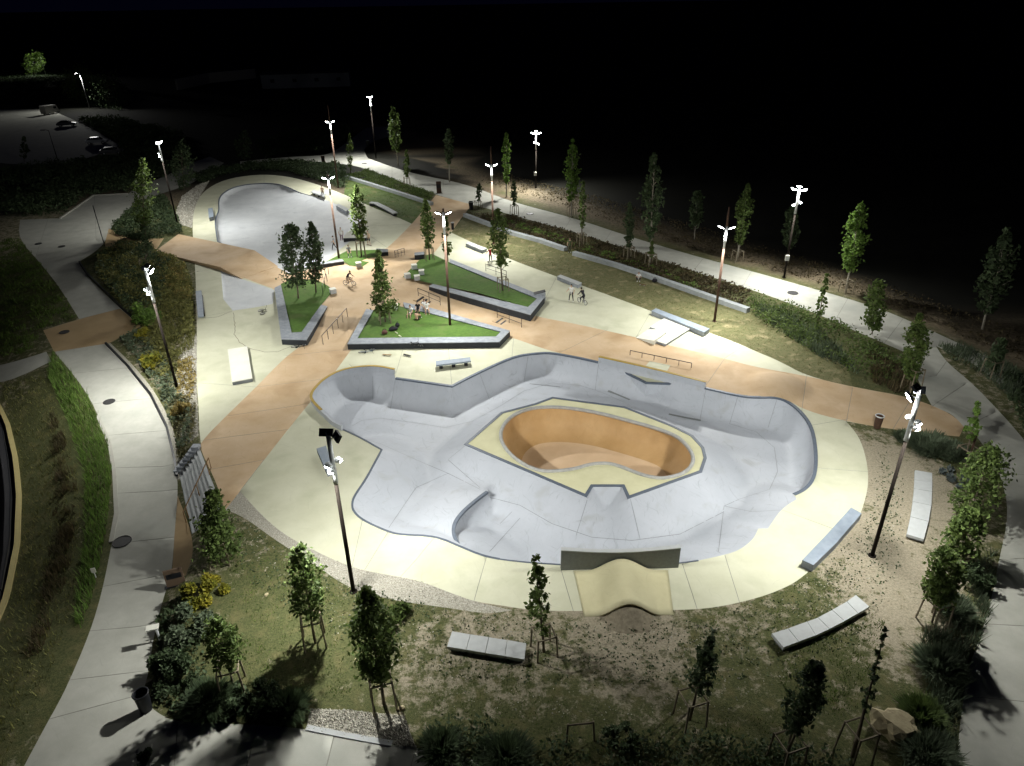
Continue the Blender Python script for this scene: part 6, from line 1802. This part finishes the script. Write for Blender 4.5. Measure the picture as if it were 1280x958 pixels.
stone(446, 826, .12, 'tiny pale stone beside the stakes of the tall dense tree')
# scattered gravel and pebbles
def pebbles(px, n, smin, smax, m, seed):
    r = np.random.default_rng(seed); poly = np.array([tuple(G(u, v).xy) for u, v in px]); lo, hi = poly.min(0), poly.max(0)
    X = r.uniform(lo, hi, (n * 5, 2)); X = X[in_poly(X, poly)][:n]; k = len(X)
    s = r.uniform(smin, smax, k) * r.uniform(.6, 1, k); z = Z(X[:, 0], X[:, 1])
    oc = np.array([(1, 0, 0), (0, 1, 0), (-1, 0, 0), (0, -1, 0), (0, 0, .8), (0, 0, -.4)])
    a = r.uniform(0, 6.28, k); ca, sa = np.cos(a), np.sin(a)
    V = oc[None] * s[:, None, None] * r.uniform(.6, 1.3, (k, 1, 3))
    V = np.stack([V[..., 0] * ca[:, None] - V[..., 1] * sa[:, None] + X[:, 0, None], V[..., 0] * sa[:, None] + V[..., 1] * ca[:, None] + X[:, 1, None], V[..., 2] + z[:, None] + .01], -1)
    F = np.array([(0, 1, 4), (1, 2, 4), (2, 3, 4), (3, 0, 4), (1, 0, 5), (2, 1, 5), (3, 2, 5), (0, 3, 5)])
    o = meshobj('pebbles', V.reshape(-1, 3), (F[None] + np.arange(k)[:, None, None] * 6).reshape(-1, 3), m); o['kind'] = 'stuff'
pebm = mat('pebble', (.50, .48, .41), .9, scale=1, island=.45)
pebbles(GRAVEL_A, 1500, .05, .16, pebm, 41); pebbles(GRAVEL_B, 1500, .04, .13, pebm, 42); pebbles(GRAVEL_D, 1800, .03, .07, pebm, 43); pebbles(GRAVEL_C, 1800, .02, .05, pebm, 44)
pebbles([(300, 650), (480, 740), (600, 770), (900, 770), (1060, 700), (1100, 560), (1130, 600), (1130, 720), (1070, 800), (900, 900), (560, 900), (330, 720)], 1400, .02, .045, pebm, 45)

# ------------------------------------------------------------------ vehicles and dark shapes of the parking area
carp = {}
def car(u, v, rz, col, label, van=False):
    p = G(u, v); t = empty('parked_van' if van else 'parked_car', p, rz, label, 'van' if van else 'car')
    body = mat('car_paint_%d' % u, col, .35, var=.03); glass = MATS.get('car_glass') or mat('car_glass', (.02, .025, .03), .15)
    L_, W_ = (4.8, 1.95) if van else (4.3, 1.75)
    if van: prof = [(-2.4, .35), (2.3, .35), (2.4, .9), (1.9, 1.25), (1.5, 2.3), (-2.4, 2.4)]
    else: prof = [(-2.15, .35), (2.15, .35), (2.15, .75), (1.2, .92), (-1.9, .98), (-2.15, .8)]
    def extr(prof, w0, w1=None):
        mb = MB(); n = len(prof); w1 = w1 or w0
        vs = [(x, -w0 / 2, z) for x, z in prof] + [(x, w1 / 2, z) for x, z in prof]
        return mb.add(vs, [tuple(range(n)), tuple(range(n, 2 * n))[::-1]] + [(i, n + i, n + (i + 1) % n, (i + 1) % n) for i in range(n)])
    extr(prof, W_).build('body', body, t)
    if not van:
        extr([(1.15, .925), (.45, 1.40), (-1.1, 1.42), (-1.85, .985)], W_ * .84).build('cabin', body, t)
        extr([(1.02, .95), (.42, 1.36), (-1.05, 1.38), (-1.7, 1.0)], W_ * .85).build('side_windows', glass, t)
        MB().add([(1.16, -.68, .95), (1.16, .68, .95), (.5, .62, 1.385), (.5, -.62, 1.385)], [(0, 1, 2, 3)]).build('windscreen', glass, t)
    else:
        MB().add([(1.87, -.85, 1.3), (1.87, .85, 1.3), (1.53, .8, 2.2), (1.53, -.8, 2.2)], [(0, 1, 2, 3)]).build('windscreen', glass, t)
        for s in (-1, 1): MB().box((.9, s * W_ / 2, 1.7), (1.0, .02, .6)).build('side_window', glass, t)
    for x in (-1.35, 1.35):
        for s in (-1, 1):
            wh = MB().tube([(x, s * (W_ / 2 - .2), .32), (x, s * (W_ / 2 + .01), .32)], .32, 14).build('wheel', black, t)
            MB().tube([(x, s * (W_ / 2 + .012), .32), (x, s * (W_ / 2 + .02), .32)], .19, 10).build('rim', galv, wh)
    for s in (-.6, .6): MB().box((2.16 if not van else 2.38, s, .68), (.04, .3, .14)).build('headlight', slabm, t)
car(122, 180, R_d(12), (.45, .47, .5), 'pale parked car with bright roof at the near edge of the parking area')
car(84, 158, R_d(20), (.12, .13, .14), 'dark parked car in the middle of the parking area')
car(64, 143, R_d(75), (.35, .34, .32), 'tall pale parked van at the back of the parking area', True)
car(140, 193, R_d(25), (.05, .05, .06), 'black parked car in the shrubs at the corner of the parking area')
# far low building and field wall, barely seen
def far_wall(px, h, label, name='far_wall'):
    a = [G(u, v) for u, v in px]
    o = sweep(name, densify([p.xy for p in a], 12, False), -.3, .3, -.3, h, kerbm); tag(o, label, 'wall')
far_wall([(222, 113), (262, 104), (320, 98)], 3.5, 'long pale wall barely visible in the dark beyond the park')
def shed(u, v, w_, d, h, label):
    p = G(u, v); t = empty('low_building', p, .15, label, 'building')
    MB().box((0, 0, h / 2), (w_, d, h)).build('wall', planterm, t)
    MB().prism([(-w_ / 2 - .4, -d / 2 - .4), (w_ / 2 + .4, -d / 2 - .4), (w_ / 2 + .4, d / 2 + .4), (-w_ / 2 - .4, d / 2 + .4)], h, h + .3).build('roof', asphalt, t)
    for k in range(4):
        f = MB().box((-w_ / 2 + (k + .5) * w_ / 4, -d / 2 - .02, h * .55), (1.6, .06, 1.3)).build('window', planterm, t); MB().box((-w_ / 2 + (k + .5) * w_ / 4, -d / 2 - .055, h * .55), (1.4, .02, 1.1)).build('pane', black, f)
shed(385, 108, 30, 10, 4.5, 'low building barely visible in the dark far beyond the bowl')
